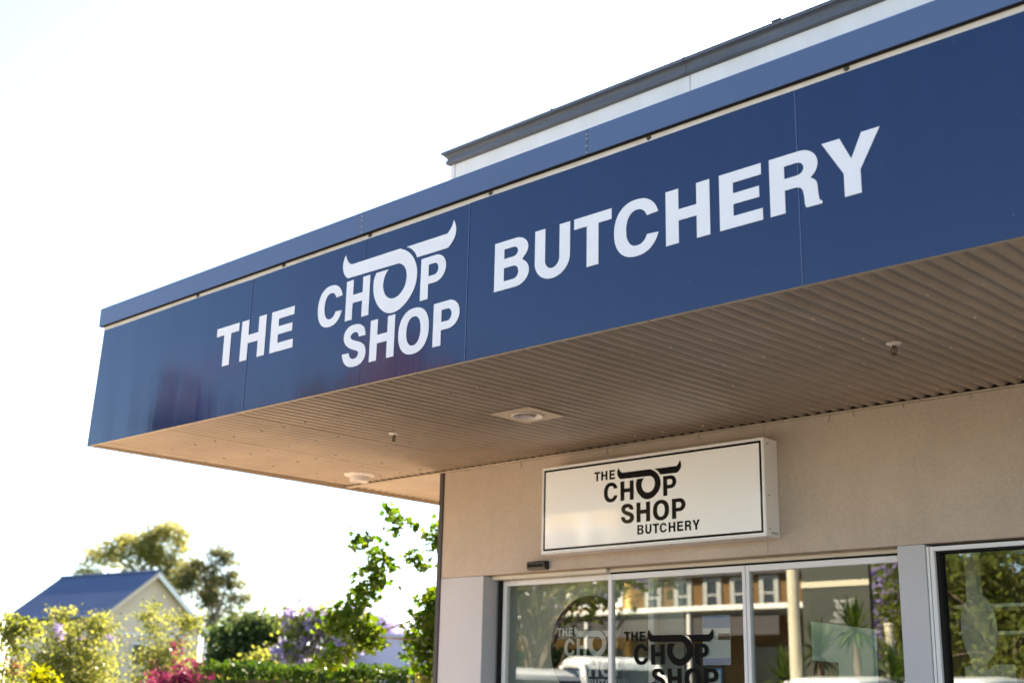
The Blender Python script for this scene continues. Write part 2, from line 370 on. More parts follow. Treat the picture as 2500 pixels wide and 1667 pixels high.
HORN_A = [(1.718,4.149),(1.725,4.128),(1.736,4.111),(1.75,4.094),(1.764,4.084),(1.781,4.078),(1.793,4.077),(2.183,4.076),(2.221,4.071),(2.257,4.057),(2.294,4.033),(2.325,4.003),(2.347,3.97),(2.363,3.933),(2.369,3.895),(2.367,3.859),(2.357,3.821),(2.336,3.784),(2.307,3.752),(2.268,3.723),(2.229,3.705),(2.183,3.696),(2.142,3.699),(2.105,3.712),(2.068,3.737),(2.035,3.77),(2.011,3.808),(1.995,3.851),(1.991,3.886),(1.992,3.927),(2.002,3.955),(2.012,3.971),(2.119,3.97),(2.099,3.95),(2.086,3.928),(2.078,3.896),(2.078,3.871),(2.086,3.845),(2.1,3.819),(2.123,3.799),(2.147,3.787),(2.174,3.782),(2.206,3.786),(2.234,3.8),(2.259,3.823),(2.274,3.85),(2.281,3.88),(2.281,3.902),(2.275,3.928),(2.262,3.952),(2.24,3.972),(2.216,3.984),(2.201,3.987),(2.177,3.988),(1.775,3.995),(1.749,3.997),(1.733,4.005),(1.717,4.021),(1.704,4.042),(1.696,4.067),(1.694,4.096),(1.7,4.121),(1.708,4.137)]
HORN_B = [(2.268,4.073),(2.596,4.072),(2.61,4.075),(2.626,4.086),(2.641,4.103),(2.651,4.123),(2.658,4.142),(2.669,4.121),(2.677,4.094),(2.678,4.072),(2.673,4.047),(2.661,4.026),(2.643,4.006),(2.622,3.991),(2.604,3.986),(2.363,3.988),(2.356,4.004),(2.341,4.024),(2.319,4.045),(2.295,4.061)]
def smooth_loop(p, corner=38):
    """Catmull-Rom between soft points, keeping sharp corners"""
    n = len(p); out = []
    def ang(i):
        a = Vector(p[i])-Vector(p[i-1]); b = Vector(p[(i+1) % n])-Vector(p[i])
        return math.degrees(a.angle(b)) if a.length and b.length else 0
    cn = [ang(i) > corner for i in range(n)]
    for i in range(n):
        p0, p1, p2, p3 = (Vector(p[(i+k) % n]) for k in (-1, 0, 1, 2))
        if cn[i] : p0 = p1
        if cn[(i+1) % n]: p3 = p2
        out.append(p1)
        if (p2-p1).length > 0.12: continue
        for t in (0.33, 0.67):
            out.append(0.5*((2*p1)+(p2-p0)*t+(2*p0-5*p1+4*p2-p3)*t*t+(3*p1-p0-3*p2+p3)*t**3))
    return [(q.x, q.y) for q in out]
HORN_A = smooth_loop([(x, z-0.4) for x, z in HORN_A]); HORN_B = smooth_loop([(x, z-0.4) for x, z in HORN_B])
GL['S'] = [smooth_loop(GL['S'][0])]
def letter(ch, x0, x1, z0, z1, y, t, mat, parent, fl=1):
    lo = [[(x0+(x1-x0)*a, z0+(z1-z0)*b) for a, b in lp] for lp in GL[ch]]
    return flat_mesh(lo, y, t).build('letter', mat, parent)
def horn(fx, fz, y, t, mat, parent):
    return [flat_mesh([[(fx(x), fz(z)) for x, z in hp]], y, t).build('horn_emblem', mat, parent) for hp in (HORN_A, HORN_B)]
# the small logo (light box, door, disc, board); coordinates of the light box
LOGO = [('T',1.754,1.807,2.6815,2.7475),('H',1.817,1.874,2.6825,2.7475),('E',1.8915,1.941,2.682,2.7475),
 ('C',1.842,1.967,2.5235,2.6585),('H',1.990,2.106,2.5235,2.658),('P',2.358,2.4675,2.523,2.658),
 ('S',1.994,2.108,2.3625,2.499),('H',2.130,2.246,2.364,2.4985),('O',2.270,2.405,2.3635,2.4985),('P',2.4285,2.540,2.363,2.4975),
 ('B',2.136,2.190,2.280,2.345),('U',2.204,2.257,2.280,2.3445),('T',2.267,2.320,2.279,2.344),('C',2.326,2.385,2.280,2.343),('H',2.399,2.455,2.278,2.3435),('E',2.4695,2.519,2.279,2.3435),('R',2.532,2.585,2.278,2.3435),('Y',2.593,2.652,2.278,2.3435)]
def logo(fx, fz, y, t, mat, parent, clip=None):
    for ch, a, b, c, d in LOGO:
        if clip and fx(b) > clip: continue
        letter(ch, fx(a), fx(b), fz(c), fz(d), y, t, mat, parent)
    hx = lambda x: fx(1.961+(x-1.694)/(2.678-1.694)*(2.509-1.961)); hz = lambda z: fz(2.514+(z-3.296)/(3.749-3.296)*(2.758-2.514))
    return hx, hz

# ------------------------------------------------------------------ the ground
mb = MB(); mb.add([(-600, -600, 0), (600, -600, 0), (600, 600, 0), (-600, 600, 0)], [(0, 1, 2, 3)])
g = mb.build('ground', 'grass_green'); struct(g)
struct(box('road', (-200, -17.5, -0.1), (200, -2.2, 0.004), 'asphalt'))
struct(box('side_road', (-9.5, -2.2, -0.1), (-4.2, 5.2, 0.004), 'paving_warm'))
struct(box('bounce_slab', (-4.0, -8.2, -0.1), (60, -2.21, 0.010), 'concrete'))  # unseen pale slab added to bounce sunlight onto wall and soffit
struct(box('footpath', (-4.0, -2.0, -0.1), (60, 2.6, 0.12), 'paving_warm'))
struct(box('kerb', (-4.15, -2.2, -0.1), (60, -2.005, 0.13), 'concrete'))
struct(box('far_footpath', (-200, -23.0, -0.1), (200, -17.7, 0.12), 'concrete'))
struct(box('far_kerb', (-200, -17.695, -0.1), (200, -17.5, 0.13), 'concrete'))
mb = MB()
for i in range(-20, 20): mb.box((i*6, -9.95, 0.004), (i*6+3, -9.85, 0.009))
struct(mb.build('road_marking', 'line_white'))
struct(box('yard', (-4.0, 2.605, -0.1), (-0.02, 16, 0.03), 'paving_warm'))

# ------------------------------------------------------------------ the shop
D = 2.462; RR = 2.614
shop = thing('shop_building', 'beige rendered corner shop with glass doors under the navy awning and white parapet above', 'shop', (2.5, D, 0))
box('corner_strip', (0.0, D-0.012, 0.12), (0.046, D+0.05, 2.946), 'dark_steel', shop, 0.004)
TRZ = 2.946
box('wall_panel', (0.046, D, 2.102), (3.061, D+0.15, TRZ), 'wall_beige', shop, 0.003)
box('wall_panel', (3.067, D, 2.102), (6.1, D+0.15, TRZ), 'wall_beige', shop, 0.003)
box('wall_panel', (6.106, D, 2.102), (9.5, D+0.15, TRZ), 'wall_beige', shop, 0.003)
box('joint_filler', (3.061, D+0.004, 2.104), (3.067, D+0.14, TRZ-0.002), 'reveal_grey', shop)
box('pillar', (0.047, D-0.002, 0.12), (0.521, D+0.16, 2.100), 'pillar_grey', shop, 0.004)
box('pillar', (3.945, D-0.002, 0.12), (4.118, D+0.19, 2.100), 'pillar_grey', shop, 0.004)
box('pillar', (9.1, D-0.002, 0.12), (9.5, D+0.19, 2.100), 'pillar_grey', shop, 0.004)
mb = MB()   # set-back lining of the doorway: left cheek, head
box('door_reveal', (0.4, D+0.162, 0.12), (0.523, D+0.29, 2.13), 'reveal_grey', shop); box('door_reveal', (3.94, D+0.192, 0.12), (4.1, D+0.29, 2.13), 'reveal_grey', shop)
pass
box('side_wall', (0.03, D+0.302, 0.0), (0.18, 14, 5.6), 'wall_beige', shop)
box('wall_trim', (0.0, D-0.022, TRZ), (9.5, D-0.001, TRZ+0.010), 'trim_beige', shop, 0.003)
# a few loose bits hanging from the trim
mb = MB()
for x in (3.55, 3.72, 4.05, 4.47, 2.55, 1.75, 0.9): mb.tube([(x, D-0.014, TRZ), (x+random.uniform(-.01, .01), D-0.008, TRZ-0.02), (x+random.uniform(-.02, .02), D-0.004, TRZ-random.uniform(.03, .05))], 0.0016, 4)
mb.build('cobweb_strand', 'dark_steel', shop)['kind'] = 'stuff'
# parapet and cornice
PYW = 2.371
box('parapet_panel', (0.132, PYW, 3.75), (2.586, D+0.2, 5.602), 'parapet_white', shop, 0.004)
box('parapet_panel', (2.592, PYW, 3.75), (5.6, D+0.2, 5.602), 'parapet_white', shop, 0.004)
box('parapet_panel', (5.606, PYW, 3.75), (9.5, D+0.2, 5.602), 'parapet_white', shop, 0.004)
box('parapet_corner', (0.079, PYW-0.004, 3.75), (0.128, D+0.2, 5.602), 'parapet_white', shop, 0.003)
CP = [(D+0.2, 5.600), (PYW-0.006, 5.600), (PYW-0.022, 5.602), (PYW-0.031, 5.607), (PYW-0.034, 5.612), (PYW-0.034, 5.640), (PYW-0.024, 5.643)]
CP += [(PYW-0.024-0.026*(1-math.cos(R(a))), 5.643+0.042*math.sin(R(a))) for a in range(18, 91, 18)]
CP += [(PYW-0.050, 5.691), (PYW-0.064, 5.692), (PYW-0.066, 5.716), (PYW-0.060, 5.721), (D+0.2, 5.730)]
for x0, x1, mit in ((0.0, 2.575, 1), (2.579, 6.0, 0), (6.004, 9.5, 0)):
    mb = MB(); n = len(CP)
    # left end mitred so the moulding returns round the corner
    v0 = [(x0+(0.079-(PYW-y) if mit and y < PYW else (0.079 if mit else 0)), y, z) for y, z in CP]; v1 = [(x1, y, z) for y, z in CP]
    mb.add(v0+v1, [(i, (i+1) % n, (i+1) % n+n, i+n) for i in range(n)])
    t = tessellate_polygon([[Vector((y, z, 0)) for y, z in CP]])
    mb.add(v0, [tuple(q) for q in t]); mb.add(v1, [tuple(q) for q in t])
    mb.build('cornice', 'slate_metal', shop)
mb = MB()
for x in (0.36, 1.31, 2.2, 2.5, 3.3, 4.2): mb.box((x-.005, PYW-0.0325, 5.622), (x+.005, PYW-0.029, 5.632))
mb.box((2.570, PYW-0.066, 5.69), (2.584, PYW-0.058, 5.722)); mb.box((1.28, PYW-.066, 5.712), (1.30, PYW-.055, 5.726)); mb.box((3.33, PYW-.07, 5.716), (3.40, PYW-.05, 5.730))
mb.build('cornice_fixing', 'dark_steel', shop)['kind'] = 'stuff'
box('flat_roof', (0.2, D+0.21, 5.2), (9.5, 14, 5.3), 'concrete', shop)
# interior room behind the glass
box('shop_ceiling', (0.2, D+0.31, 2.35), (9.4, 9.0, 2.42), 'interior_wall', shop)
box('shop_floor', (0.2, D+0.31, 0.05), (9.4, 9.0, 0.13), 'interior_floor', shop)
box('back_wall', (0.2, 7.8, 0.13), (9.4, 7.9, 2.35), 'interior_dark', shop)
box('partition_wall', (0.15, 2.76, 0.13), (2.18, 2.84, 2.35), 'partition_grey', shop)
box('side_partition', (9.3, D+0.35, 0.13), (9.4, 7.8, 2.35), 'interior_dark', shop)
# sliding door set
door = MB()
box('header_cover', (0.53, RR-0.075, 2.072), (1.672, RR+0.02, 2.101), 'cover_cream', shop, 0.004)
box('header_cover', (1.676, RR-0.045, 2.075), (3.90, RR+0.02, 2.101), 'cover_cream', shop, 0.004)
box('header_gap', (1.676, RR-0.028, 2.064), (3.90, RR+0.02, 2.0745), 'dark_void', shop)
def framed(name, x0, x1, y, z1, left, right, top, mat='alu_white', z0=0.13, glassmat='glass_tint', depth=0.045):
    f = MB(); f.box((x0, y, z0), (x0+left, y+depth, z1), 0.003); f.box((x1-right, y, z0), (x1, y+depth, z1), 0.003)
    f.box((x0+left, y+0.001, z1-top), (x1-right, y+depth-0.001, z1), 0.003); f.box((x0+left, y+0.001, z0), (x1-right, y+depth-0.001, z0+0.1), 0.003)
    o = f.build(name, mat, shop)
    gl = box('pane', (x0+left-0.005, y+depth*0.5, z0+0.095), (x1-right+0.005, y+depth*0.5+0.006, z1-top+0.005), glassmat, o)
    return o, gl
# left leaf slides behind the second one
box('door_jamb', (0.545, RR-0.01, 0.13), (0.566, RR+0.05, 2.07), 'dark_void', shop)
leaf1, _ = framed('door_leaf', 0.568, 2.02, RR+0.018, 2.070, 0.038, 0.05, 0.040)
leaf2, _ = framed('door_leaf', 1.655, 2.808, RR-0.034, 2.062, 0.034, 0.026, 0.040)
leaf3, _ = framed('door_leaf', 2.812, 3.94, RR-0.034, 2.062, 0.026, 0.05, 0.040)
# display window
win = MB()
win.box((4.122, D+0.004, 0.5), (4.138, D+0.06, 2.086), 0.002)
win.build('window_channel', 'alu_white', shop)
f = MB(); f.box((4.142, D+0.006, 0.6), (4.168, D+0.10, 2.084), 0.002); f.box((9.07, D+0.006, 0.6), (9.098, D+0.10, 2.084), 0.002)
f.box((4.168, D+0.007, 2.058), (9.07, D+0.099, 2.084), 0.002); f.box((4.168, D+0.007, 0.6), (9.07, D+0.099, 0.64), 0.002)
wf = f.build('display_window', 'alu_white', shop)
MB().box((4.169, D+0.03, 0.64), (4.190, D+0.098, 2.0575)).box((4.190, D+0.03, 2.047), (9.068, D+0.098, 2.0575)).build('gasket', 'dark_void', wf)
box('pane', (4.188, D+0.066, 0.641), (9.069, D+0.072, 2.050), 'glass_tint', wf)
box('window_plinth', (4.12, D, 0.12), (9.1, D+0.15, 0.598), 'wall_beige', shop)
# frosted film and stickers (flat, stuck to the glass)
FY = RR-0.034+0.0225+0.008
film = flat_mesh([[(3.264, 1.693), (3.704, 1.634), (3.686, 0.6), (3.444, 0.6), (3.442, 1.443), (3.262, 1.456)]], FY, 0.002).build('frosted_film', 'frost_film', leaf3)

# ------------------------------------------------------------------ the awning
aw = thing('awning', 'deep street awning with beige corrugated soffit and blue capping over the shop front', 'awning', (2.5, 1.2, 2.9))
XL0, XL1 = -1.222, -1.205       # left edge, front and back
def zsof(x, y):                 # underside of the soffit ridges
    zf = 2.9208-0.00547*x+0.004; return zf+(2.958-zf)*min(1, max(0, y/D))
PITCH = 0.0815; COVER = 10*PITCH; AMP = 0.0098
def corr_sheet(x0, x1, y0, y1, name, lap=True):
    nx = max(2, int(round((x1-x0)/PITCH*14))); mb = MB(); v = []; f = []
    for j, y in enumerate((y0, (y0+y1)/2, y1)):
        for i in range(nx+1):
            x = x0+(x1-x0)*i/nx; ph = (x-0.01)/PITCH
            c = math.cos(2*math.pi*ph); prof = 2*AMP*(1-((1+c)/2)**1.25)
            z = zsof(x, y)+prof-(0.006*max(0, 1-(i*(x1-x0)/nx)/0.05) if lap else 0)+(0.006 if i == nx else 0)
            v.append((x, y, z))
    for j in range(2):
        for i in range(nx): a = j*(nx+1)+i; f.append((a, a+1, a+nx+2, a+nx+1))
    mb.add(v, f, True); return mb.build(name, 'soffit_beige', aw)
laps = [4.625+COVER*k for k in range(-7, 7)]
xs = [XL0+0.004]+[x for x in laps if x > XL0+0.1 and x < 9.4]+[9.5]
for a, b in zip(xs[:-1], xs[1:]): corr_sheet(a, b-0.005, 0.012, D-0.0, 'soffit_sheet')
# return bay beside the building: ribs run the other way
def side_sheet(y0, y1):
    ny = int(round((y1-y0)/PITCH*14)); mb = MB(); v = []; f = []
    for i in range(ny+1):
        y = y0+(y1-y0)*i/ny; c = math.cos(2*math.pi*y/PITCH)
        for x in (XL0+0.03, 0.0): v.append((x, y, 2.957+2*AMP*(1-((1+c)/2)**1.25)))
    for i in range(ny): f.append((2*i, 2*i+1, 2*i+3, 2*i+2))
    mb.add(v, f, True); mb.build('soffit_sheet', 'soffit_beige', aw)
for k in range(6): side_sheet(D+0.03+k*COVER, D+0.03+(k+1)*COVER+0.004)
box('bay_trim', (XL0+0.03, D-0.022, 2.944), (-0.002, D+0.03, 2.956), 'trim_beige', aw, 0.003)
mb = MB(); mb.add([(XL0+0.02, -0.0, 2.9275), (XL0+0.034, 0.0, 2.9275), (XL0+0.034, 8, 2.944), (XL0+0.02, 8, 2.944), (XL0+0.02, 0, 2.975), (XL0+0.034, 0, 2.975), (XL0+0.034, 8, 2.99), (XL0+0.02, 8, 2.99)], [(0, 1, 2, 3), (4, 7, 6, 5), (0, 4, 5, 1), (1, 5, 6, 2), (2, 6, 7, 3), (3, 7, 4, 0)])
mb.build('end_trim', 'trim_beige', aw)
mb = MB(); mb.add([(XL0-0.001, 0.003, 2.9255), (XL0+0.019, 0.003, 2.9255), (XL1+0.019, 8, 2.942), (XL1-0.001, 8, 2.942), (-1.15, 0.003, 3.9), (-1.14, 0.003, 3.9), (-1.14, 8, 3.9), (-1.15, 8, 3.9)], [(0, 1, 2, 3), (4, 7, 6, 5), (0, 4, 5, 1), (1, 5, 6, 2), (2, 6, 7, 3), (3, 7, 4, 0)])
mb.build('end_fascia', 'dark_steel', aw)
box('gap_shade_strip', (0.002, D+0.004, 2.957), (9.5, D+0.02, 3.2), 'dark_void', aw)  # dark strips added behind the sheet ends so the rib gaps look shaded
box('gap_shade_strip', (XL0+0.04, D+0.004, 2.957), (-0.001, D+0.02, 3.2), 'dark_void', aw)
box('gap_shade_strip', (XL0+0.008, D+0.03, 2.96), (XL0+0.018, 8, 3.2), 'dark_void', aw)
# front edge angle under the sign, in lengths with open joints
for a, b in ((XL0+0.04, 0.648), (0.655, 1.99), (1.997, 4.0), (4.006, 6.2), (6.206, 9.5)):
    mb = MB(); z0 = 2.9208-0.00547*a; z1 = 2.9208-0.00547*b; w = 0.011
    mb.add([(a, 0.003, z0-0.001), (b, 0.003, z1-0.001), (b, 0.020, z1-0.001), (a, 0.020, z0-0.001), (a, 0.003, z0+w), (b, 0.003, z1+w), (b, 0.020, z1+w), (a, 0.020, z0+w)], [(0, 1, 2, 3), (4, 7, 6, 5), (0, 4, 5, 1), (1, 5, 6, 2), (2, 6, 7, 3), (3, 7, 4, 0)])
    mb.build('edge_trim', 'trim_beige', aw)
box('awning_frame', (-1.12, 0.024, 2.99), (9.5, 0.04, 3.9), 'dark_void', aw)
box('awning_deck', (-1.13, 0.02, 3.70), (9.5, D-0.002, 3.74), 'concrete', aw)
box('bay_deck', (-1.13, D-0.002, 3.70), (0.02, 9, 3.74), 'concrete', aw)
box('fixing_strip', (-1.172, 0.0014, 3.80), (9.5, 0.022, 3.90), 'strip_cream', aw)
# capping: lengths with lapped joints
CB, CT, CY = 3.839, 3.984, -0.028
for i, (a, b) in enumerate(((-1.198, 1.883), (1.886, 3.644), (3.647, 6.6), (6.603, 9.5))):
    mb = MB(); e = 0.0015*(i % 2)
    prof = [(0, CY-e, CB), (0, CY-e, CT-0.006), (0, CY+0.006, CT), (0, 0.30, CT+0.01), (0, 0.30, CT-0.01), (0, CY+0.008, CT-0.012), (0, CY+0.008, CB+0.012), (0, 0.0006, CB+0.012), (0, 0.0006, CB)]
    mb.extrude(prof, (a, 0, 0), (b, 0, 0)); mb.build('capping', 'cap_blue', aw)
box('capping_shade_strip', (-1.190, CY+0.002, CB-0.002), (9.49, 0.0012, CB-0.0003), 'dark_void', aw)  # dark strip standing in for the shade below the cap
mb = MB()
for x in (1.0, 1.884, 3.645): mb.lathe([(0, 0), (0, 0)], (0, 0, 0), 3)
mb = MB()
for x in (1.8845, 3.6455):
    for z in (3.85, 3.885, 3.925, 3.95): mb.box((x-0.0045, CY-0.005, z-0.004), (x+0.0045, CY-0.0012, z+0.004))
mb.build('capping_rivet', 'screw_metal', aw)['kind'] = 'stuff'
for x in (0.1, 1.081, 1.928, 2.935, 4.015, 5.088, 6.1, 7.1):
    mb = MB(); c = (x, 0.001, 3.826); v = []
    for k in range(6): t = math.pi*k/3; v.append((x+0.009*math.cos(t), -0.008, 3.8245+0.009*math.sin(t)))
    v2 = [(p[0], 0.0012, p[2]) for p in v]
    mb.add(v+v2, [(0, 1, 2, 3, 4, 5)]+[(i, (i+1) % 6, (i+1) % 6+6, i+6) for i in range(6)])
    mb.box((x+0.006, -0.004, 3.8195), (x+0.015, 0.001, 3.8335))
    mb.build('bolt', 'bronze', aw)
mb = MB()
for row in (0.50, 0.975, 1.425, 1.875, 2.28):
    x = 4.828+4*COVER
    while x > XL0+0.1:
        for dx in (0, 3*PITCH, 6*PITCH):
            px = x-dx
            if px > XL0+0.08 and px < 9.4 and random.random() < 0.93: mb.lathe([(0.0, -0.007), (0.004, -0.0062), (0.006, -0.002), (0.007, 0.004)], (px, row+random.uniform(-.008, .008), zsof(px, row)+0.0005), 7)
        x -= COVER
s = mb.build('screw', 'screw_metal', aw); s['kind'] = 'stuff'

# ------------------------------------------------------------------ the fascia sign
fs = thing('fascia_sign', 'long navy fascia sign lettered THE CHOP SHOP BUTCHERY in white along the awning', 'sign', (2.5, 0, 2.92))
for a, b, c in ((-1.215, -1.152, 0.7495), (0.7525, 0.7525, 2.7745), (2.7775, 2.7775, 4.8275), (4.8305, 4.8305, 6.88), (6.883, 6.883, 9.5)):
    mb = MB(); n = 10; v = []; f = []; ph = random.uniform(0, 6)
    for j in range(n+1):
        t = j/n; xb = a+(c-a)*t; xt = b+(c-b)*t
        zb = 2.9208-0.00547*xb; w = 0.0012*math.sin(3*t*math.pi+ph)
        zt = 3.809+0.0022*math.sin(t*7+ph)
        yy = -0.0012*math.sin(math.pi*t)-0.001
        for x, z in ((xb, zb), (xb+(xt-xb)*.5, (zb+zt)/2), (xt, zt)): v.append((x, yy, z))
        for x, z in ((xb, zb), (xb+(xt-xb)*.5, (zb+zt)/2), (xt, zt)): v.append((x, 0.0012, z))
    for j in range(n):
        o = j*6; q = o+6
        f += [(o, o+1, q+1, q), (o+1, o+2, q+2, q+1), (o+3, q+3, q+4, o+4), (o+4, q+4, q+5, o+5), (o, q, q+3, o+3), (o+2, o+5, q+5, q+2)]
    f += [(0, 3, 4, 1), (1, 4, 5, 2)]; o = n*6; f += [(o, o+1, o+4, o+3), (o+1, o+2, o+5, o+4)]
    mb.add(v, f); mb.build('sign_panel', 'sign_blue', fs)
mb = MB()   # pale folded lip on the left end of the sign
mb.add([(-1.222, -0.003, 2.9295), (-1.2155, -0.003, 2.9295), (-1.1525, -0.003, 3.822), (-1.159, -0.003, 3.822), (-1.222, 0.003, 2.9295), (-1.2155, 0.003, 2.9295), (-1.1525, 0.003, 3.822), (-1.159, 0.003, 3.822)], [(0, 1, 2, 3), (4, 7, 6, 5), (0, 4, 5, 1), (1, 5, 6, 2), (2, 6, 7, 3), (3, 7, 4, 0)])
mb.build('end_lip', 'alu_white', fs)
for x in (0.751, 2.776, 4.829):   # cover seams
    mb = MB(); mb.box((x+0.0008, -0.0035, 2.9195-0.00547*x), (x+0.0058, -0.0024, 3.8075)); mb.build('panel_seam', 'cap_blue', fs)
box('vinyl_seam', (1.903, -0.0032, 2.913), (1.9052, -0.0022, 3.8075), 'sign_blue', fs)
LY, LT = -0.0045, 0.0016
for ch, a, b, c, d in [('T', .388, .643, 3.257, 3.5285), ('H', .673, .942, 3.2565, 3.527), ('E', .999, 1.2385, 3.2555, 3.526),
    ('C', 1.474, 1.712, 3.323, 3.578), ('H', 1.742, 1.957, 3.325, 3.5735), ('P', 2.402, 2.607, 3.318, 3.567),
    ('S', 1.736, 1.950, 3.029, 3.289), ('H', 1.985, 2.199, 3.033, 3.282), ('O', 2.233, 2.486, 3.022, 3.283), ('P', 2.521, 2.728, 3.027, 3.276),
    ('B', 2.986, 3.236, 3.248, 3.519), ('U', 3.277, 3.517, 3.243, 3.518), ('T', 3.544, 3.787, 3.246, 3.518), ('C', 3.803, 4.079, 3.236, 3.519),
    ('H', 4.117, 4.368, 3.2395, 3.512), ('E', 4.422, 4.650, 3.240, 3.512), ('R', 4.689, 4.945, 3.240, 3.512), ('Y', 4.954, 5.228, 3.2395, 3.511)]:
    letter(ch, a, b, c, d, LY, LT, 'vinyl_white', fs)
horn(lambda x: x, lambda z: z, LY, LT, 'vinyl_white', fs)

# ------------------------------------------------------------------ the light-box sign over the door
lb = thing('lightbox_sign', 'white illuminated box sign reading THE CHOP SHOP BUTCHERY fixed above the glass doors', 'sign', (2.2, D, 2.2))
mb = MB(); mb.box((1.256, 2.309, 2.199), (3.156, D-0.001, 2.829), 0.004); mb.build('case', 'case_white', lb)
f = MB()
f.box((1.256, 2.303, 2.199), (1.270, 2.3085, 2.829), 0.002); f.box((3.142, 2.303, 2.199), (3.156, 2.3085, 2.829), 0.002)
f.box((1.270, 2.3035, 2.815), (3.142, 2.3085, 2.829), 0.002); f.box((1.270, 2.3035, 2.199), (3.142, 2.3085, 2.213), 0.002)
f.build('retainer_frame', 'case_white', lb)
box('face', (1.2705, 2.3055, 2.2135), (3.1415, 2.3083, 2.8145), 'acrylic_white', lb)
x0, x1, z0, z1, w = 1.2755, 3.1345, 2.2215, 2.8095, 0.0155
flat_mesh([[(x0, z0), (x1, z0), (x1, z1), (x0, z1)], [(x0+w, z0+w), (x1-w, z0+w), (x1-w, z1-w), (x0+w, z1-w)]], 2.3047, 0.0008).build('border', 'gloss_black', lb)
hx, hz = logo(lambda x: x, lambda z: z, 2.3047, 0.0008, 'gloss_black', lb)
horn(hx, hz, 2.3047, 0.0008, 'gloss_black', lb)
mb = MB()
for y, z in ((2.345, 2.79), (2.345, 2.46), (2.345, 2.25)): mb.tube([(3.1555, y, z), (3.1575, y, z)], 0.0055, 8)
for x in (1.42, 1.9, 2.4, 2.9): mb.tube([(x, 2.325, 2.199), (x, 2.325, 2.197)], 0.005, 8)
mb.build('screw', 'bronze', lb)['kind'] = 'stuff'
mb = MB(); mb.box((3.1562, 2.36, 2.213), (3.1570, 2.445, 2.235)); mb.build('maker_sticker', 'alu_white', lb)
mb = MB()
for i in range(5): mb.box((3.1571, 2.364+i*0.015, 2.221+0.003*(i % 2)), (3.1574, 2.374+i*0.015, 2.232))
mb.box((3.1571, 2.362, 2.215), (3.1574, 2.44, 2.217)); mb.build('sticker_print', 'sticker_blue', lb)

# ------------------------------------------------------------------ logo vinyl on the doors
dl = thing('door_logo', 'large black THE CHOP SHOP logo stuck on the middle glass door', 'decal', (2.2, RR, 0.9))
DY = RR-0.034+0.0225-0.0030
fx = lambda x: 1.784+(x-1.754)*0.997; fz = lambda z: z-1.087
hx, hz = logo(fx, fz, DY, 0.001, 'vinyl_black', dl); horn(hx, hz, DY, 0.001, 'vinyl_black', dl)
dd = thing('disc_decal', 'round black sticker with pale shop logo on the left sliding door', 'decal', (1.415, RR+0.05, 1.2))
Y1 = RR+0.018+0.0225
mb = flat_mesh([[(1.415+0.372*math.cos(2*math.pi*i/72), 1.558+0.372*math.sin(2*math.pi*i/72)) for i in range(72)]], Y1+0.0075, 0.001); mb.build('disc', 'vinyl_black', dd)
fx = lambda x: 1.108+(x-1.754)*0.80; fz = lambda z: 1.645+(z-2.682)*0.90
hx, hz = logo(fx, fz, Y1+0.0066, 0.0008, 'grey_decal', dd, clip=1.78); horn(hx, hz, Y1+0.0066, 0.0008, 'grey_decal', dd)
ps = thing('notice_poster', 'white notice with blue heading and lilac foot taped inside the middle glass door', 'poster', (2.55, RR, 1.6))
PY = FY
box('sheet', (2.442, PY, 1.432), (2.662, PY+0.0008, 1.752), 'paper_white', ps)
box('heading', (2.444, PY-0.0006, 1.668), (2.660, PY-0.0001, 1.750), 'paper_blue', ps)
box('footer', (2.444, PY-0.0006, 1.434), (2.660, PY-0.0001, 1.476), 'paper_lilac', ps)
box('picture', (2.565, PY-0.0006, 1.592), (2.659, PY-0.0001, 1.634), 'paper_photo', ps)
ps2 = thing('small_notice', 'small blue-edged white notice below the larger poster on the glass', 'poster', (2.53, RR, 1.3))
box('backing', (2.462, PY, 1.20), (2.59, PY+0.0008, 1.412), 'paper_blue', ps2)
box('sheet', (2.474, PY-0.0006, 1.212), (2.578, PY-0.0001, 1.40), 'paper_white', ps2)
ex = thing('wall_sign', 'red sign with white pictogram on the pale inside wall behind the doors', 'sign', (1.9, 2.79, 1.6))
box('plate', (1.87, 2.750, 1.50), (1.955, 2.759, 1.675), 'sign_red', ex)
box('pictogram', (1.895, 2.747, 1.60), (1.93, 2.7495, 1.645), 'paper_white', ex)
ov = thing('oval_decal', 'pale see-through round-topped film on the display window pane', 'decal', (4.4, D+0.09, 0.7))
el = [(4.372+0.105*math.cos(2*math.pi*i/48), 1.62+0.195*math.sin(2*math.pi*i/48)) for i in range(48)]
flat_mesh([el], D+0.076, 0.001).build('oval', 'frost_cream', ov)
flat_mesh([[(4.27, 0.7), (4.56, 0.7), (4.56, 1.424), (4.44, 1.424), (4.42, 1.40), (4.32, 1.40), (4.30, 1.42), (4.27, 1.41)]], D+0.078, 0.001).build('base', 'frost_cream', ov)
# pale upright shelving inside the display window
sh = thing('display_stand', 'pale upright stand inside the display window behind the glass', 'stand', (4.6, D+0.6, 0.13))
box('upright', (4.10, D+0.55, 0.13), (4.17, D+0.62, 2.2), 'interior_wall', sh)
box('upright', (4.42, D+0.70, 0.13), (4.47, D+0.75, 2.25), 'board_grey', sh)
box('shelf', (4.0, D+0.62, 1.78), (4.42, D+0.9, 1.80), 'interior_wall', sh)
box('shelf', (4.0, D+0.62, 1.62), (4.42, D+0.9, 1.64), 'interior_wall', sh)
ctr = thing('shop_counter', 'dark glass fronted shop counter deep inside behind the doors', 'counter', (4.5, 6, 0.13))
box('cabinet', (2.4, 5.8, 0.13), (7.5, 6.6, 1.0), 'interior_dark', ctr); box('counter_top', (2.36, 5.76, 1.0), (7.54, 6.64, 1.05), 'board_grey', ctr)

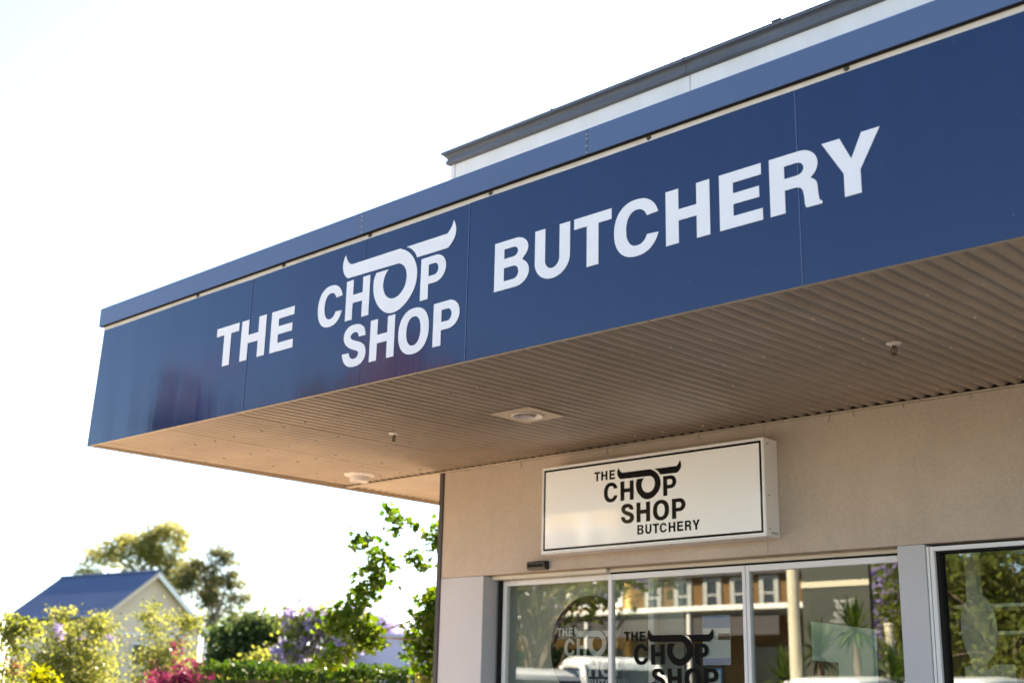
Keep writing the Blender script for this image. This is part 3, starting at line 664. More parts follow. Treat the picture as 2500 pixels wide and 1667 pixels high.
# ------------------------------------------------------------------ small fittings
sn = thing('door_sensor', 'black motion sensor box fixed to the beige wall above the left door', 'sensor', (1.11, D, 2.14))
mb = MB(); pr = [(0, D-0.001, 2.172), (0, D-0.045, 2.172), (0, D-0.058, 2.160), (0, D-0.055, 2.125), (0, D-0.040, 2.111), (0, D-0.001, 2.111)]
mb.extrude(pr, (1.022, 0, 0), (1.196, 0, 0)); mb.build('housing', 'black_plastic', sn)
box('lens', (1.035, D-0.0585, 2.13), (1.183, D-0.0545, 2.150), 'gloss_black', sn)

dlt = thing('recessed_downlight', 'square plated recessed downlight in the middle of the corrugated soffit', 'light', (2.067, 1.263, 2.93))
zc = zsof(2.067, 1.263)-0.004
cx, cy, hh = 2.067, 1.263, 0.170
mb = MB(); ns = 40
for s0, s1 in ((0, ns),):
    out = []
    for i in range(ns):
        a = 2*math.pi*i/ns; c, s_ = math.cos(a), math.sin(a); k = hh/max(abs(c), abs(s_)); out.append((cx+c*k, cy+s_*k))
    inn = [(cx+0.098*math.cos(2*math.pi*i/ns), cy+0.098*math.sin(2*math.pi*i/ns)) for i in range(ns)]
    v = [(x, y, zc) for x, y in out]+[(x, y, zc) for x, y in inn]+[(x, y, zc+0.004) for x, y in out]+[(x, y, zc+0.004) for x, y in inn]
    f = []
    for i in range(ns):
        j = (i+1) % ns; f += [(i, j, ns+j, ns+i), (2*ns+i, 3*ns+i, 3*ns+j, 2*ns+j), (i, 2*ns+i, 2*ns+j, j), (ns+i, ns+j, 3*ns+j, 3*ns+i)]
    mb.add(v, f)
mb.build('plate', 'trim_beige', dlt)
MB().lathe([(0.092, 0.004), (0.092, -0.006), (0.098, -0.009), (0.104, -0.008), (0.106, -0.002), (0.100, 0.0)], (cx, cy, zc), 40).build('ring', 'lamp_white', dlt)
MB().lathe([(0.092, -0.004), (0.078, 0.03), (0.072, 0.036), (0.0, 0.038)], (cx, cy, zc), 40).build('reflector', 'lamp_white', dlt)
sl = thing('surface_downlight', 'round cream surface mounted light near the left end of the soffit', 'light', (-0.655, 2.16, 2.93))
zc = zsof(-0.655, 2.16)+0.002
MB().lathe([(0.0, 0.012), (0.132, 0.012), (0.135, 0.006), (0.128, -0.004), (0.10, -0.012), (0.086, -0.016)], (-0.652, 2.15, zc), 36).build('base_plate', 'lamp_white', sl)
MB().lathe([(0.086, -0.014), (0.078, -0.05), (0.074, -0.056), (0.066, -0.056), (0.060, -0.045), (0.0, -0.043)], (-0.652, 2.15, zc), 36).build('shade', 'lamp_white', sl)
def sprinkler(x, y, label):
    z = zsof(x, y)-0.001
    t = thing('fire_sprinkler', label, 'sprinkler', (x, y, z), 'fire sprinklers hanging under the soffit')
    MB().lathe([(0.0, 0.004), (0.036, 0.004), (0.040, 0.0), (0.036, -0.004), (0.018, -0.010), (0.013, -0.012), (0.0, -0.012)], (x, y, z), 24).build('escutcheon', 'strip_cream', t)
    mb = MB(); mb.lathe([(0.0, -0.012), (0.011, -0.012), (0.011, -0.022), (0.008, -0.024), (0, -0.024)], (x, y, z), 12)
    for s_ in (-1, 1): mb.tube([(x+s_*0.007, y, z-0.022), (x+s_*0.014, y, z-0.030), (x+s_*0.014, y, z-0.042), (x+s_*0.004, y, z-0.054)], 0.0032, 6)
    mb.tube([(x, y, z-0.024), (x, y, z-0.05)], 0.003, 6); mb.build('frame', 'bronze', t)
    MB().lathe([(0, -0.052), (0.006, -0.052), (0.018, -0.056), (0.018, -0.058), (0, -0.058)], (x, y, z), 16).build('deflector', 'bronze', t)
sprinkler(0.935, 1.127, 'small sprinkler head between the square downlight and the left end of the soffit')
sprinkler(4.653, 1.159, 'sprinkler head at the right of the soffit nearest the viewer')

# ------------------------------------------------------------------ vegetation
LEAVES = {
 'quad': ([(-.5, 0), (.5, 0), (.5, 1), (-.5, 1)], [(0, 1, 2, 3)]),
 'leaf': ([(0, 0), (.36, .35), (.26, .72), (0, 1), (-.26, .72), (-.36, .35)], [(0, 1, 2, 3), (0, 3, 4, 5)]),
 'gum': ([(0, 0), (.13, .4), (0, 1), (-.13, .4)], [(0, 1, 2, 3)]),
 'plane': ([(0, 0), (.20, .06), (.52, .10), (.34, .34), (.60, .62), (.22, .60), (0, 1.0), (-.22, .60), (-.60, .62), (-.34, .34), (-.52, .10), (-.20, .06)], [(0, 1, 2, 3), (0, 3, 4, 5), (0, 5, 6, 7), (0, 7, 8, 9), (0, 9, 10, 11)]),
 'frond': ([(0, 0), (.16, .25), (.20, .6), (0, 1), (-.20, .6), (-.16, .25)], [(0, 1, 2, 3), (0, 3, 4, 5)]),
}
def leaf_mesh(name, mat, pos, size, kind='leaf', droop=0.0, up=0.35, tint=None, parent=None, jitter=0.4):
    """pos: (n, 3) array; one small leaf at each, turned at random"""
    n = len(pos); lv, lf = LEAVES[kind]; lv = np.array(lv); k = len(lv)
    d = rng.normal(size=(n, 3)); d[:, 2] = d[:, 2]*0.7-droop; d /= np.linalg.norm(d, axis=1)[:, None]
    nn = rng.normal(size=(n, 3)); nn[:, 2] = np.abs(nn[:, 2])*0.6+up; nn -= d*(nn*d).sum(1)[:, None]; nn /= np.linalg.norm(nn, axis=1)[:, None]+1e-9
    s = np.cross(d, nn); sz = size*(1+jitter*(rng.random(n)-0.5)*2)
    curl = (lv[:, 0]**2)*0.35
    V = pos[:, None, :]+(lv[None, :, 0, None]*s[:, None, :]+lv[None, :, 1, None]*d[:, None, :]+curl[None, :, None]*nn[:, None, :])*sz[:, None, None]
    V = V.reshape(-1, 3)
    fl = len(lf); q = len(lf[0])
    F = (np.array(lf)[None]+(np.arange(n)*k)[:, None, None]).reshape(-1, q)
    me = bpy.data.meshes.new(name); me.vertices.add(len(V)); me.vertices.foreach_set('co', V.ravel())
    me.loops.add(F.size); me.loops.foreach_set('vertex_index', F.ravel().astype(np.int32))
    me.polygons.add(len(F)); me.polygons.foreach_set('loop_start', np.arange(0, F.size, q, dtype=np.int32)); me.polygons.foreach_set('loop_total', np.full(len(F), q, dtype=np.int32))
    me.update(calc_edges=True)
    if tint is None: tint = rng.random(n)
    a = me.attributes.new('tint', 'FLOAT', 'FACE'); a.data.foreach_set('value', np.repeat(tint, fl).astype(np.float32))
    me.materials.append(MATS[mat]); return link(name, me, parent)
def blob(c, r, n, ncl, clr, surf=0.55):
    """clumped points in an ellipsoid, denser toward its surface"""
    u = rng.normal(size=(ncl, 3)); u /= np.linalg.norm(u, axis=1)[:, None]
    rad = (surf+(1-surf)*rng.random(ncl))[:, None]
    cc = np.array(c)+u*rad*np.array(r)
    idx = rng.integers(0, ncl, n); off = rng.normal(size=(n, 3))*clr*np.array([1, 1, 0.7])
    return cc[idx]+off, np.clip(rng.normal(0.5, 0.22, ncl)[idx]+rng.normal(0, 0.15, n), 0, 1), cc
def merge(bl): return np.concatenate([b[0] for b in bl]), np.concatenate([b[1] for b in bl]), np.concatenate([b[2] for b in bl])
def limbs(name, base, top, targets, r0, mat, parent, k=12):
    """tapered trunk and limbs running out to the leaf clumps"""
    mb = MB(); base = Vector(base); top = Vector(top)
    mid = [base.lerp(top, t)+Vector((random.uniform(-1, 1), random.uniform(-1, 1), 0))*0.25*r0*3*t for t in (0, .33, .66, 1)]
    mb.tube(mid, [r0*1.15, r0*0.85, r0*0.65, r0*0.4], 9)
    tg = [Vector(t) for t in targets]; random.shuffle(tg)
    for t in tg[:k]:
        s = mid[random.choice((1, 2, 2, 3))]; m1 = s.lerp(t, .45)+Vector((random.uniform(-1, 1), random.uniform(-1, 1), random.uniform(0, 1)))*(t-s).length*0.12
        mb.tube([s, m1, t], [r0*0.36, r0*0.2, r0*0.06], 6)
    return mb.build(name, mat, parent)
def bush(name, label, cat, base, blobs, size, mat, kind='leaf', trunk=None, r0=0.1, bark='bark', flowers=None, group=None, partname='crown', nl=12, droop=0.0):
    t = thing(name, label, cat, base, group)
    P, T, CC = merge([blob(*b) for b in blobs])
    P[:, 2] = np.maximum(P[:, 2], 0.03)
    leaf_mesh(partname, mat, P, size, kind, tint=T, parent=t, droop=droop)
    limbs('trunk', base, trunk if trunk else (base[0], base[1], base[2]+0.6*(CC[:, 2].mean()-base[2])), [tuple(c) for c in CC], r0, bark, t, nl)
    if flowers:
        fm, n, fsz, clr, sel = flowers
        c2 = CC[[i for i in range(len(CC)) if sel(CC[i])]] if sel else CC
        if len(c2):
            c3 = c2[rng.integers(0, len(c2), max(6, n//45))]+rng.normal(size=(max(6, n//45), 3))*clr*1.2
            pp = c3[rng.integers(0, len(c3), n)]+rng.normal(size=(n, 3))*clr*0.45
            leaf_mesh('blossom', fm, pp, fsz, 'leaf', parent=t)
    return t

# gum trees far behind the blue-roofed house
bush('gum_tree', 'tall pale eucalyptus with a wide loose crown rising behind the blue roof', 'tree', (-86.5, 50.5, 0),
     [((-89.0, 48.2, 12.4), (1.5, 1.5, 1.3), 900, 16, .42), ((-87.6, 50.6, 12.6), (2.2, 2.2, 1.7), 3200, 30, .5), ((-86.3, 52.8, 13.2), (1.9, 1.9, 2.0), 3200, 30, .5), ((-89.3, 47.5, 10.6), (1.0, 1.0, .6), 420, 8, .35), ((-85.9, 53.6, 11.2), (1.5, 1.5, 1.6), 1600, 20, .45)],
     0.44, 'leaf_gum', 'gum', (-86.9, 51.4, 10.5), 0.35, 'bark_grey', nl=26, droop=0.5)
bush('gum_tree', 'darker eucalyptus with a thin leggy top standing right of the gable', 'tree', (-80, 53.5, 0),
     [((-80.5, 52.7, 9.6), (1.9, 1.9, 1.7), 3000, 30, .45), ((-79.9, 53.6, 12.5), (.8, .8, .6), 420, 10, .26), ((-79.3, 54.4, 11.8), (.9, .9, .6), 420, 10, .26), ((-80.3, 53.0, 11.2), (.9, .9, .5), 380, 10, .26), ((-79.4, 54.3, 10.5), (.8, .8, .6), 340, 9, .25), ((-78.9, 55.1, 8.6), (1.1, 1.1, 2.4), 1400, 24, .3), ((-79.8, 53.7, 6.6), (1.1, 1.1, 1.6), 700, 16, .35), ((-81.2, 51.7, 11.4), (.9, .9, .8), 420, 9, .3)],
     0.42, 'leaf_gumdark', 'gum', (-80.1, 53.4, 9.0), 0.3, 'bark_grey', nl=26, droop=0.5)
# dense shrubs and trees of the garden
bush('garden_shrub', 'large feathery yellow-green shrub with a few lilac flowers in front of the blue roof', 'shrub', (-13.6, 6.8, 0),
     [((-13.6, 6.8, 1.55), (.85, .85, .85), 7000, 70, .16, .3), ((-13.6, 6.9, 1.1), (.9, .95, .5), 3000, 40, .15, .3), ((-13.75, 6.5, 2.35), (.18, .25, .38), 800, 10, .09, .2), ((-13.5, 7.05, 2.4), (.2, .28, .3), 520, 10, .09, .2), ((-13.6, 6.5, 2.0), (.5, .6, .35), 900, 20, .12, .3)],
     0.054, 'leaf_yellowgreen', 'leaf', (-13.6, 6.8, 1.2), 0.07, flowers=('petal_purple', 330, .05, .10, lambda c: c[2] > 1.5 and c[0] > -13.7))
bush('garden_shrub', 'yellow-green upright shrub standing before the cream gable wall', 'shrub', (-14.5, 9.1, 0),
     [((-14.6, 9.1, 1.2), (.75, .75, .55), 2200, 40, .14, .3), ((-14.6, 9.1, 1.7), (.6, .6, .9), 4300, 50, .15, .35), ((-14.75, 8.85, 2.6), (.25, .3, .3), 480, 14, .09, .2), ((-14.4, 9.35, 2.6), (.3, .35, .3), 560, 16, .09, .2)],
     0.054, 'leaf_yellowgreen', 'leaf', (-14.5, 9.1, 1.3), 0.06)
bush('clipped_bush', 'tall leafy green bush with rusty patches at the left edge of the view', 'bush', (-7.85, 2.75, 0),
     [((-7.95, 2.6, 1.1), (.42, .42, 1.0), 3600, 60, .08, .75), ((-8.3, 2.2, 1.0), (.4, .4, .9), 1500, 36, .08, .7), ((-7.8, 2.85, 1.9), (.2, .22, .16), 500, 10, .06, .4)],
     0.055, 'leaf_jac', 'leaf', (-7.85, 2.75, 1.0), 0.05, flowers=('leaf_rust', 1300, .055, .10, lambda c: c[2] < 1.6))
bush('golden_shrub', 'low bright golden-leaved shrub in the bottom left corner', 'shrub', (-5.0, 1.85, 0),
     [((-4.98, 1.84, .98), (.27, .27, .45), 1800, 30, .06, .4)], 0.07, 'leaf_golden', 'leaf', (-5.0, 1.85, .6), 0.03)
bush('bougainvillea', 'bushy magenta flowering bougainvillea beside the clipped hedge', 'shrub', (-9.33, 6.2, 0),
     [((-9.35, 6.2, 1.05), (.46, .46, .58), 900, 40, .09, .5)], 0.06, 'leaf_rust', 'leaf', (-9.33, 6.2, .8), 0.04, flowers=('petal_magenta', 11000, .052, .14, None))
bush('evergreen_tree', 'dense dark green rounded tree behind the middle of the hedge', 'tree', (-23.7, 17.1, 0),
     [((-23.9, 16.9, 2.1), (.8, .9, 1.2), 4200, 46, .2, .5), ((-23.4, 17.6, 2.6), (.9, .9, 1.2), 4600, 50, .2, .5)], 0.15, 'leaf_dark', 'leaf', (-23.6, 17.2, 1.5), 0.12)
bush('olive_shrub', 'soft olive-green spreading shrub in front of the dark evergreen', 'shrub', (-16.7, 13.1, 0),
     [((-16.8, 13.0, 1.5), (.55, .6, .75), 2600, 34, .14, .4), ((-16.2, 13.9, 1.4), (.5, .6, .6), 2000, 30, .14, .4), ((-15.8, 14.8, 1.3), (.5, .6, .6), 2000, 30, .14, .4)], 0.10, 'leaf_yellowgreen', 'leaf', (-16.7, 13.1, 1.0), 0.05)
bush('jacaranda', 'small jacaranda with clusters of purple flowers and bare pale stems', 'tree', (-14.4, 12.8, 0),
     [((-14.6, 12.6, 2.75), (.75, .75, .35), 1200, 34, .13, .3), ((-14.8, 12.3, 2.2), (.4, .4, .5), 450, 16, .11, .3), ((-14.1, 13.1, 2.5), (.6, .6, .5), 900, 24, .12, .3), ((-14.4, 12.8, 1.5), (.9, .9, .45), 1700, 30, .10, .3)],
     0.10, 'leaf_jac', 'leaf', (-14.4, 12.8, 1.4), 0.075, 'bark_grey', flowers=('petal_purple', 4600, .075, .13, lambda c: c[2] > 1.7 and c[0] < -14.0), nl=26)
bush('jacaranda', 'far hazy lilac jacaranda in full flower beyond the lavender wall', 'tree', (-42, 38.8, 0),
     [((-42.4, 38.2, 4.1), (1.6, 1.6, 1.6), 3000, 34, .3, .4), ((-41.0, 39.9, 3.9), (1.5, 1.5, 1.3), 2200, 26, .3, .4)], 0.2, 'petal_lilac', 'leaf', (-42, 38.8, 2.0), 0.15, 'bark_grey')
# clipped hedge
hg = thing('hedge', 'long clipped green hedge running behind the shop yard', 'hedge', (-6.2, 6.9, 0))
ha = Vector((-8.35, 5.95, 0)); hb = Vector((-2.6, 8.0, 0)); hd = (hb-ha); hl = hd.length; hd.normalize(); hn = Vector((-hd.y, hd.x, 0))
mb = MB()
p = [ha+hd*0.1-hn*0.22, hb-hn*0.22, hb+hn*0.3, ha+hd*0.1+hn*0.3]
mb.add([(q.x, q.y, 0) for q in p]+[(q.x, q.y, 1.40) for q in p], [(0, 1, 2, 3), (4, 7, 6, 5), (0, 4, 5, 1), (1, 5, 6, 2), (2, 6, 7, 3), (3, 7, 4, 0)])
mb.build('stems', 'bark', hg)
n = 17000; t = rng.random(n)*hl; side = rng.random(n)
q = np.where(side < 0.45, -0.32, np.where(side < 0.85, -0.32+0.7*rng.random(n), 0.38))
z = np.where((side >= 0.45) & (side < 0.85), 1.55-0.035*t/hl*2, 0.2+1.33*rng.random(n))
wv = 0.03*np.sin(t*3.1)+0.025*np.sin(t*7.7+1)
P = np.array(ha)[None]+np.array(hd)[None]*t[:, None]+np.array(hn)[None]*(q+rng.normal(0, .035, n)+wv)[:, None]; P[:, 2] = z+rng.normal(0, .035, n)+wv*0.7
leaf_mesh('foliage', 'leaf_hedge', P, 0.062, 'leaf', parent=hg, tint=np.clip(rng.normal(0.45, 0.25, n)+0.2*np.sin(t*5), 0, 1))
bush('corner_shrub', 'glossy light green shrub tucked against the dark corner of the shop', 'shrub', (-2.2, 4.75, 0),
     [((-2.25, 4.7, 1.05), (.3, .3, .45), 1500, 30, .07, .5)], 0.075, 'leaf_yellowgreen', 'leaf', (-2.2, 4.75, .7), 0.03)

# near plane tree: boughs reach out from behind the shop corner
pt = thing('plane_tree', 'young plane tree with lobed leaves reaching out from behind the shop corner', 'tree', (-2.05, 5.35, 0))
SPR = [((-2.66,4.31,3.03),.13,26),((-2.66,4.31,2.88),.07,10),((-2.50,4.46,2.95),.07,7),((-2.86,4.07,2.79),.12,22),((-2.90,4.02,2.70),.09,10),((-2.72,4.22,2.72),.06,5),
 ((-2.76,4.18,2.62),.10,14),((-2.70,4.24,2.55),.10,14),((-2.80,4.13,2.47),.13,30),((-2.74,4.19,2.38),.12,22),((-2.80,4.13,2.28),.13,24),((-2.85,4.07,2.18),.15,34),((-2.88,4.03,2.07),.15,30),
 ((-2.78,3.72,1.98),.17,40),((-2.62,3.86,1.94),.15,36),((-2.78,3.70,1.86),.14,30),((-2.50,3.92,1.84),.12,26),((-2.45,3.78,1.74),.14,34),((-2.40,3.86,1.70),.10,18),((-2.60,3.62,1.60),.14,30),((-2.66,3.55,1.50),.12,22),
 ((-2.50,4.47,2.62),.10,18),((-2.45,4.54,2.55),.09,16),((-2.35,4.62,2.86),.14,34),((-2.33,4.66,2.72),.12,26),((-2.28,4.70,2.96),.08,10),
 ((-2.36,4.62,2.20),.13,34),((-2.33,4.66,2.06),.15,48),((-2.40,4.58,1.96),.15,44),((-2.32,4.68,1.90),.15,44),((-2.45,4.52,1.80),.14,34),((-2.38,4.60,1.70),.16,44),((-2.42,4.55,1.58),.15,36),((-2.30,4.70,1.55),.16,44),((-2.25,4.76,1.75),.16,44),((-2.25,4.75,2.12),.14,40)]
for c, r, n in SPR:
    n = int(n*1.9)
    P = np.array(c)+rng.normal(size=(n, 3))*np.array([r, r, r*0.62])*0.62
    leaf_mesh('leaf_spray', 'leaf_plane', P, 0.074, 'plane', parent=pt, droop=0.3, tint=np.clip(rng.normal(0.45, 0.25, n), 0, 1))['kind'] = 'stuff'
mb = MB()
mb.tube([(-2.05, 5.35, 0), (-2.02, 5.32, 0.9), (-2.08, 5.25, 1.7), (-2.12, 5.15, 2.6), (-2.2, 5.0, 3.3)], [.075, .065, .055, .04, .02], 10)
mb.build('trunk', 'bark_grey', pt)
for pth, r in (([(-2.10, 5.2, 2.0), (-2.32, 4.69, 2.28), (-2.5, 4.48, 2.30), (-2.62, 4.36, 2.22), (-2.74, 4.2, 2.18), (-2.88, 4.03, 2.12)], .011),
    ([(-2.11, 5.2, 2.2), (-2.3, 4.72, 2.36), (-2.44, 4.57, 2.36), (-2.46, 4.5, 2.33)], .009),
    ([(-2.08, 5.25, 1.6), (-2.3, 4.7, 1.80), (-2.46, 4.4, 1.77), (-2.46, 4.1, 1.77), (-2.5, 3.9, 1.78)], .013),
    ([(-2.09, 5.22, 1.75), (-2.33, 4.66, 1.92), (-2.47, 4.3, 1.88), (-2.56, 4.0, 1.86)], .008),
    ([(-2.08, 5.25, 1.5), (-2.4, 4.5, 2.0), (-2.52, 4.15, 1.86), (-2.62, 3.85, 1.72), (-2.7, 3.65, 1.55)], .012),
    ([(-2.8, 4.1, 2.15), (-2.8, 4.1, 2.4), (-2.76, 4.17, 2.6), (-2.86, 4.07, 2.79)], .006),
    ([(-2.13, 5.12, 2.5), (-2.32, 4.68, 2.52), (-2.47, 4.5, 2.62), (-2.56, 4.4, 2.82), (-2.66, 4.31, 3.02)], .006),
    ([(-2.14, 5.1, 2.7), (-2.3, 4.72, 2.86)], .01)):
    mb = MB(); mb.tube(pth, [r*(1-0.7*i/(len(pth)-1)) for i in range(len(pth))], 7); mb.build('bough', 'bark_grey', pt)

# ------------------------------------------------------------------ houses behind
hs = thing('gabled_house', 'cream cottage with a steep blue metal roof seen beyond the garden', 'house', (-54, 30.5, 0))
RA = R(7.6); ax = Vector((math.cos(RA), math.sin(RA), 0)); ay = Vector((-math.sin(RA), math.cos(RA), 0)); apex = Vector((-51.56, 31.1, 7.36))
HWF, HWB, ZE, ZB, LEN = 3.25, 3.75, 5.05, 4.55, 8.2
def hp(a, b, z): q = apex+ax*a+ay*b; return (q.x, q.y, z)
mb = MB(); w0, w1 = -HWF+0.45, HWB-0.45
prof = [hp(-0.25, w0, 0), hp(-0.25, w1, 0), hp(-0.25, w1, ZB+0.25), hp(-0.25, 0, 7.2), hp(-0.25, w0, ZE+0.15)]
mb.extrude(prof, (0, 0, 0), tuple(-ax*(LEN-0.6))); mb.build('wall', 'house_cream', hs)
for b, ze, nm in ((-HWF, ZE-0.15, 'roof'), (HWB, ZB-0.1, 'roof')):
    mb = MB(); mb.add([hp(0.1, 0, 7.36), hp(0.1, b, ze), hp(-LEN, b, ze), hp(-LEN, 0, 7.36), hp(0.1, 0, 7.28), hp(0.1, b, ze-0.08), hp(-LEN, b, ze-0.08), hp(-LEN, 0, 7.28)], [(0, 1, 2, 3), (4, 7, 6, 5), (0, 4, 5, 1), (1, 5, 6, 2), (2, 6, 7, 3), (3, 7, 4, 0)])
    r_ = mb.build(nm, 'blue_roof', hs)
    k = MB(); nr = 26
    for i in range(nr+1):
        a = 0.1-(LEN+0.1)*i/nr; k.tube([hp(a, 0, 7.365), hp(a, b, ze+0.005)], 0.018, 5, False)
    k.build('roof_rib', 'blue_roof', r_)
    mb = MB(); mb.add([hp(0.13, 0, 7.33), hp(0.13, b, ze-0.03), hp(0.13, b, ze-0.26), hp(0.13, 0, 7.08), hp(0.05, 0, 7.33), hp(0.05, b, ze-0.03), hp(0.05, b, ze-0.26), hp(0.05, 0, 7.08)], [(0, 1, 2, 3), (4, 7, 6, 5), (0, 4, 5, 1), (1, 5, 6, 2), (2, 6, 7, 3), (3, 7, 4, 0)])
    mb.build('barge_board', 'white_trim' if b > 0 else 'house_cream', hs)
mb = MB(); mb.tube([hp(0.12, 0, 7.39), hp(-LEN, 0, 7.39)], 0.07, 8); mb.build('ridge_cap', 'blue_roof', hs)
mb = MB(); q0 = hp(-0.22, w0+0.1, 4.15); q1 = hp(-0.22, w1-0.1, 4.15); mb.tube([q0, q1], 0.05, 6); mb.build('wall_band', 'white_trim', hs)
mb = MB()
for b in (-0.6,):
    c0 = hp(-0.23, b-0.45, 2.6); c1 = hp(-0.20, b+0.45, 3.75); mb.extrude([hp(-0.2, b-0.45, 2.6), hp(-0.2, b+0.45, 2.6), hp(-0.2, b+0.45, 3.75), hp(-0.2, b-0.45, 3.75)], (0, 0, 0), tuple(ax*0.04))
wn = mb.build('window', 'white_trim', hs)
mb = MB(); b = -0.6; mb.extrude([hp(-0.155, b-0.37, 2.68), hp(-0.155, b+0.37, 2.68), hp(-0.155, b+0.37, 3.67), hp(-0.155, b-0.37, 3.67)], (0, 0, 0), tuple(ax*0.008)); mb.build('pane', 'window_dark', wn)
mb = MB(); q = hp(0.0, HWB-0.25, 0); mb.tube([q, (q[0], q[1], ZB-0.15)], 0.10, 8); mb.build('veranda_post', 'white_trim', hs)
mb = MB(); mb.tube([hp(-0.1, w0+0.05, 0.1), hp(-0.1, w0+0.05, ZE-0.1)], 0.05, 6); mb.build('downpipe', 'white_trim', hs)
mb = MB(); mb.tube([hp(0.1, -HWF-0.06, ZE-0.2), hp(-LEN, -HWF-0.06, ZE-0.2)], 0.08, 6); mb.build('gutter', 'blue_roof', hs)
lw = thing('lavender_building', 'plain lavender painted building with a low brick wing glimpsed through the plane tree', 'building', (-36.5, 33.0, 0))
qa = Vector((-38.4, 33.2, 0)); qb = Vector((-35.4, 37.2, 0)); e = (qb-qa).normalized(); nrm = Vector((-e.y, e.x, 0))
mb = MB(); mb.extrude([tuple(qa), tuple(qb), (qb.x, qb.y, 3.9), (qa.x, qa.y, 4.1)], (0, 0, 0), tuple(nrm*3)); mb.build('wall', 'lavender_wall', lw)
mb = MB(); mb.extrude([(qa.x-.1, qa.y-.15, 4.1), (qb.x+.1, qb.y+.15, 3.9), (qb.x+.1, qb.y+.15, 4.02), (qa.x-.1, qa.y-.15, 4.22)], tuple(nrm*-0.15), tuple(nrm*3.1)); mb.build('roof', 'lavender_wall', lw)
mb = MB(); wa = qa-e*1.5-nrm*1.2; mb.extrude([tuple(wa), tuple(wa+e*1.7), tuple(wa+e*1.7+Vector((0, 0, 3.35))), tuple(wa+Vector((0, 0, 3.35)))], (0, 0, 0), tuple(nrm*2)); mb.build('brick_wing', 'brick_red', lw)

# ------------------------------------------------------------------ vehicles
def loft(sections, mat, name, parent):
    """sections: list of closed (x, y, z) loops with the same count"""
    mb = MB(); n = len(sections[0]); v = [p for s_ in sections for p in s_]; f = []
    for i in range(len(sections)-1):
        for k in range(n): k2 = (k+1) % n; f.append((i*n+k, i*n+k2, (i+1)*n+k2, (i+1)*n+k))
    f.append(tuple(range(n))[::-1]); f.append(tuple((len(sections)-1)*n+k for k in range(n)))
    mb.add(v, f, True); o = mb.build(name, mat, parent)
    md = o.modifiers.new('bevel', 'BEVEL'); md.width = 0.03; md.segments = 2; md.limit_method = 'ANGLE'; md.angle_limit = R(30)
    return o
def slab(xs, half, z0, z1):  # rounded cross section at x
    e = 0.08
    return [(xs, -half, z0), (xs, half, z0), (xs, half, z1-e), (xs, half-e, z1), (xs, -half+e, z1), (xs, -half, z1-e)]
def wheels(t, xs, half, r=0.33):
    for x in xs:
        for s_ in (-1, 1):
            w = MB(); pr = [(0.0, -.10), (r*.62, -.10), (r*.66, -.11), (r*.95, -.11), (r, -.08), (r, .08), (r*.95, .11), (r*.66, .11), (r*.62, .10), (0, .10)]
            v = []; ns = 24
            w.lathe(pr, (0, 0, 0), ns); w.v = [(x+p[0], s_*half+p[2], r+p[1]) for p in w.v]
            wo_ = w.build('wheel', 'tyre', t)
            k = MB(); k.lathe([(0, .115), (r*.2, .12), (r*.55, .105), (r*.62, .09)], (0, 0, 0), 20); k.v = [(x+p[0], s_*(half+p[2]), r+p[1]) for p in k.v]
            k.build('rim', 'rim_metal', wo_)
def car(name, label, loc, rot, suv=False, group='white cars parked opposite the shop'):
    t = thing(name, label, 'car', (0, 0, 0), group); h = 1.70 if suv else 1.5
    loft([slab(-2.15, .74, .34, .78), slab(-2.0, .84, .28, .95), slab(-.9, .88, .25, 1.0), slab(.8, .88, .25, .98), slab(1.7, .84, .28, .86), slab(2.15, .72, .36, .66)], 'car_white', 'body', t)
    def cs(x, hb, z): return [(x, -hb, z-.14), (x, hb, z-.14), (x, hb, z-.06), (x, hb-.1, z), (x, -hb+.1, z), (x, -hb, z-.06)]
    loft([cs(-1.75, .60, h-.10), cs(-1.3, .64, h-.01), cs(-.4, .66, h), cs(.3, .62, h-.06)], 'car_white', 'roof_panel', t)
    m = MB()
    def ring(x, hb, z): return [(x, -hb, z), (x, hb, z)]
    lo = [(-2.0, .78), (1.15, .80)]
    v = [(-2.0, -.78, .93), (-2.0, .78, .93), (1.2, .80, .95), (1.2, -.80, .95), (-1.72, -.59, h-.12), (-1.72, .59, h-.12), (.32, .61, h-.13), (.32, -.61, h-.13)]
    m.add(v, [(0, 1, 5, 4), (1, 2, 6, 5), (2, 3, 7, 6), (3, 0, 4, 7), (4, 5, 6, 7)]); m.build('window', 'window_dark', t)
    for x0, x1 in ((-1.98, -1.70), (-.55, -.5), (1.16, .30)):
        for s_ in (-1, 1):
            p = MB(); p.tube([(x0, s_*.79, .93), (x1, s_*.615, h-.12)], .035, 6); p.build('pillar', 'car_white', t)
    wheels(t, (-1.35, 1.35), .80)
    for s_ in (-1, 1):
        box('headlight', (2.02, s_*.50-.15, .62), (2.13, s_*.50+.15, .74), 'lamp_clear', t, .02)
        box('tail_light', (-2.14, s_*.66-.09, .70), (-2.02, s_*.66+.09, .98), 'lamp_red', t, .02)
        box('mirror', (.85, s_*.95-.09, .98), (1.0, s_*.95+.09, 1.10), 'car_white', t, .03)
    f_ = MB(); f_.tube([(-1.25, 0, h), (-1.45, 0, h+.14)], .02, 6); f_.build('antenna', 'tyre', t)
    for c in list(kids(t)):
        pass
    t.location = loc; t.rotation_euler = (0, 0, rot); return t
car('parked_car', 'white hatchback parked nose out across the road, mirrored low in the doors', (-2.9, -8.4, 0), R(90), True)
car('parked_car', 'white hatchback parked just to the right of the other one, mirrored by the grey pillar', (-1.0, -8.6, 0), R(90), True)
car('parked_car', 'white wagon seen from behind at the lower left of the mirrored street', (-7.0, -5.0, 0), R(200), True)
ute = thing('pickup_truck', 'white single cab pickup with a tray parked across the road, mirrored in the left door', 'pickup', (0, 0, 0))
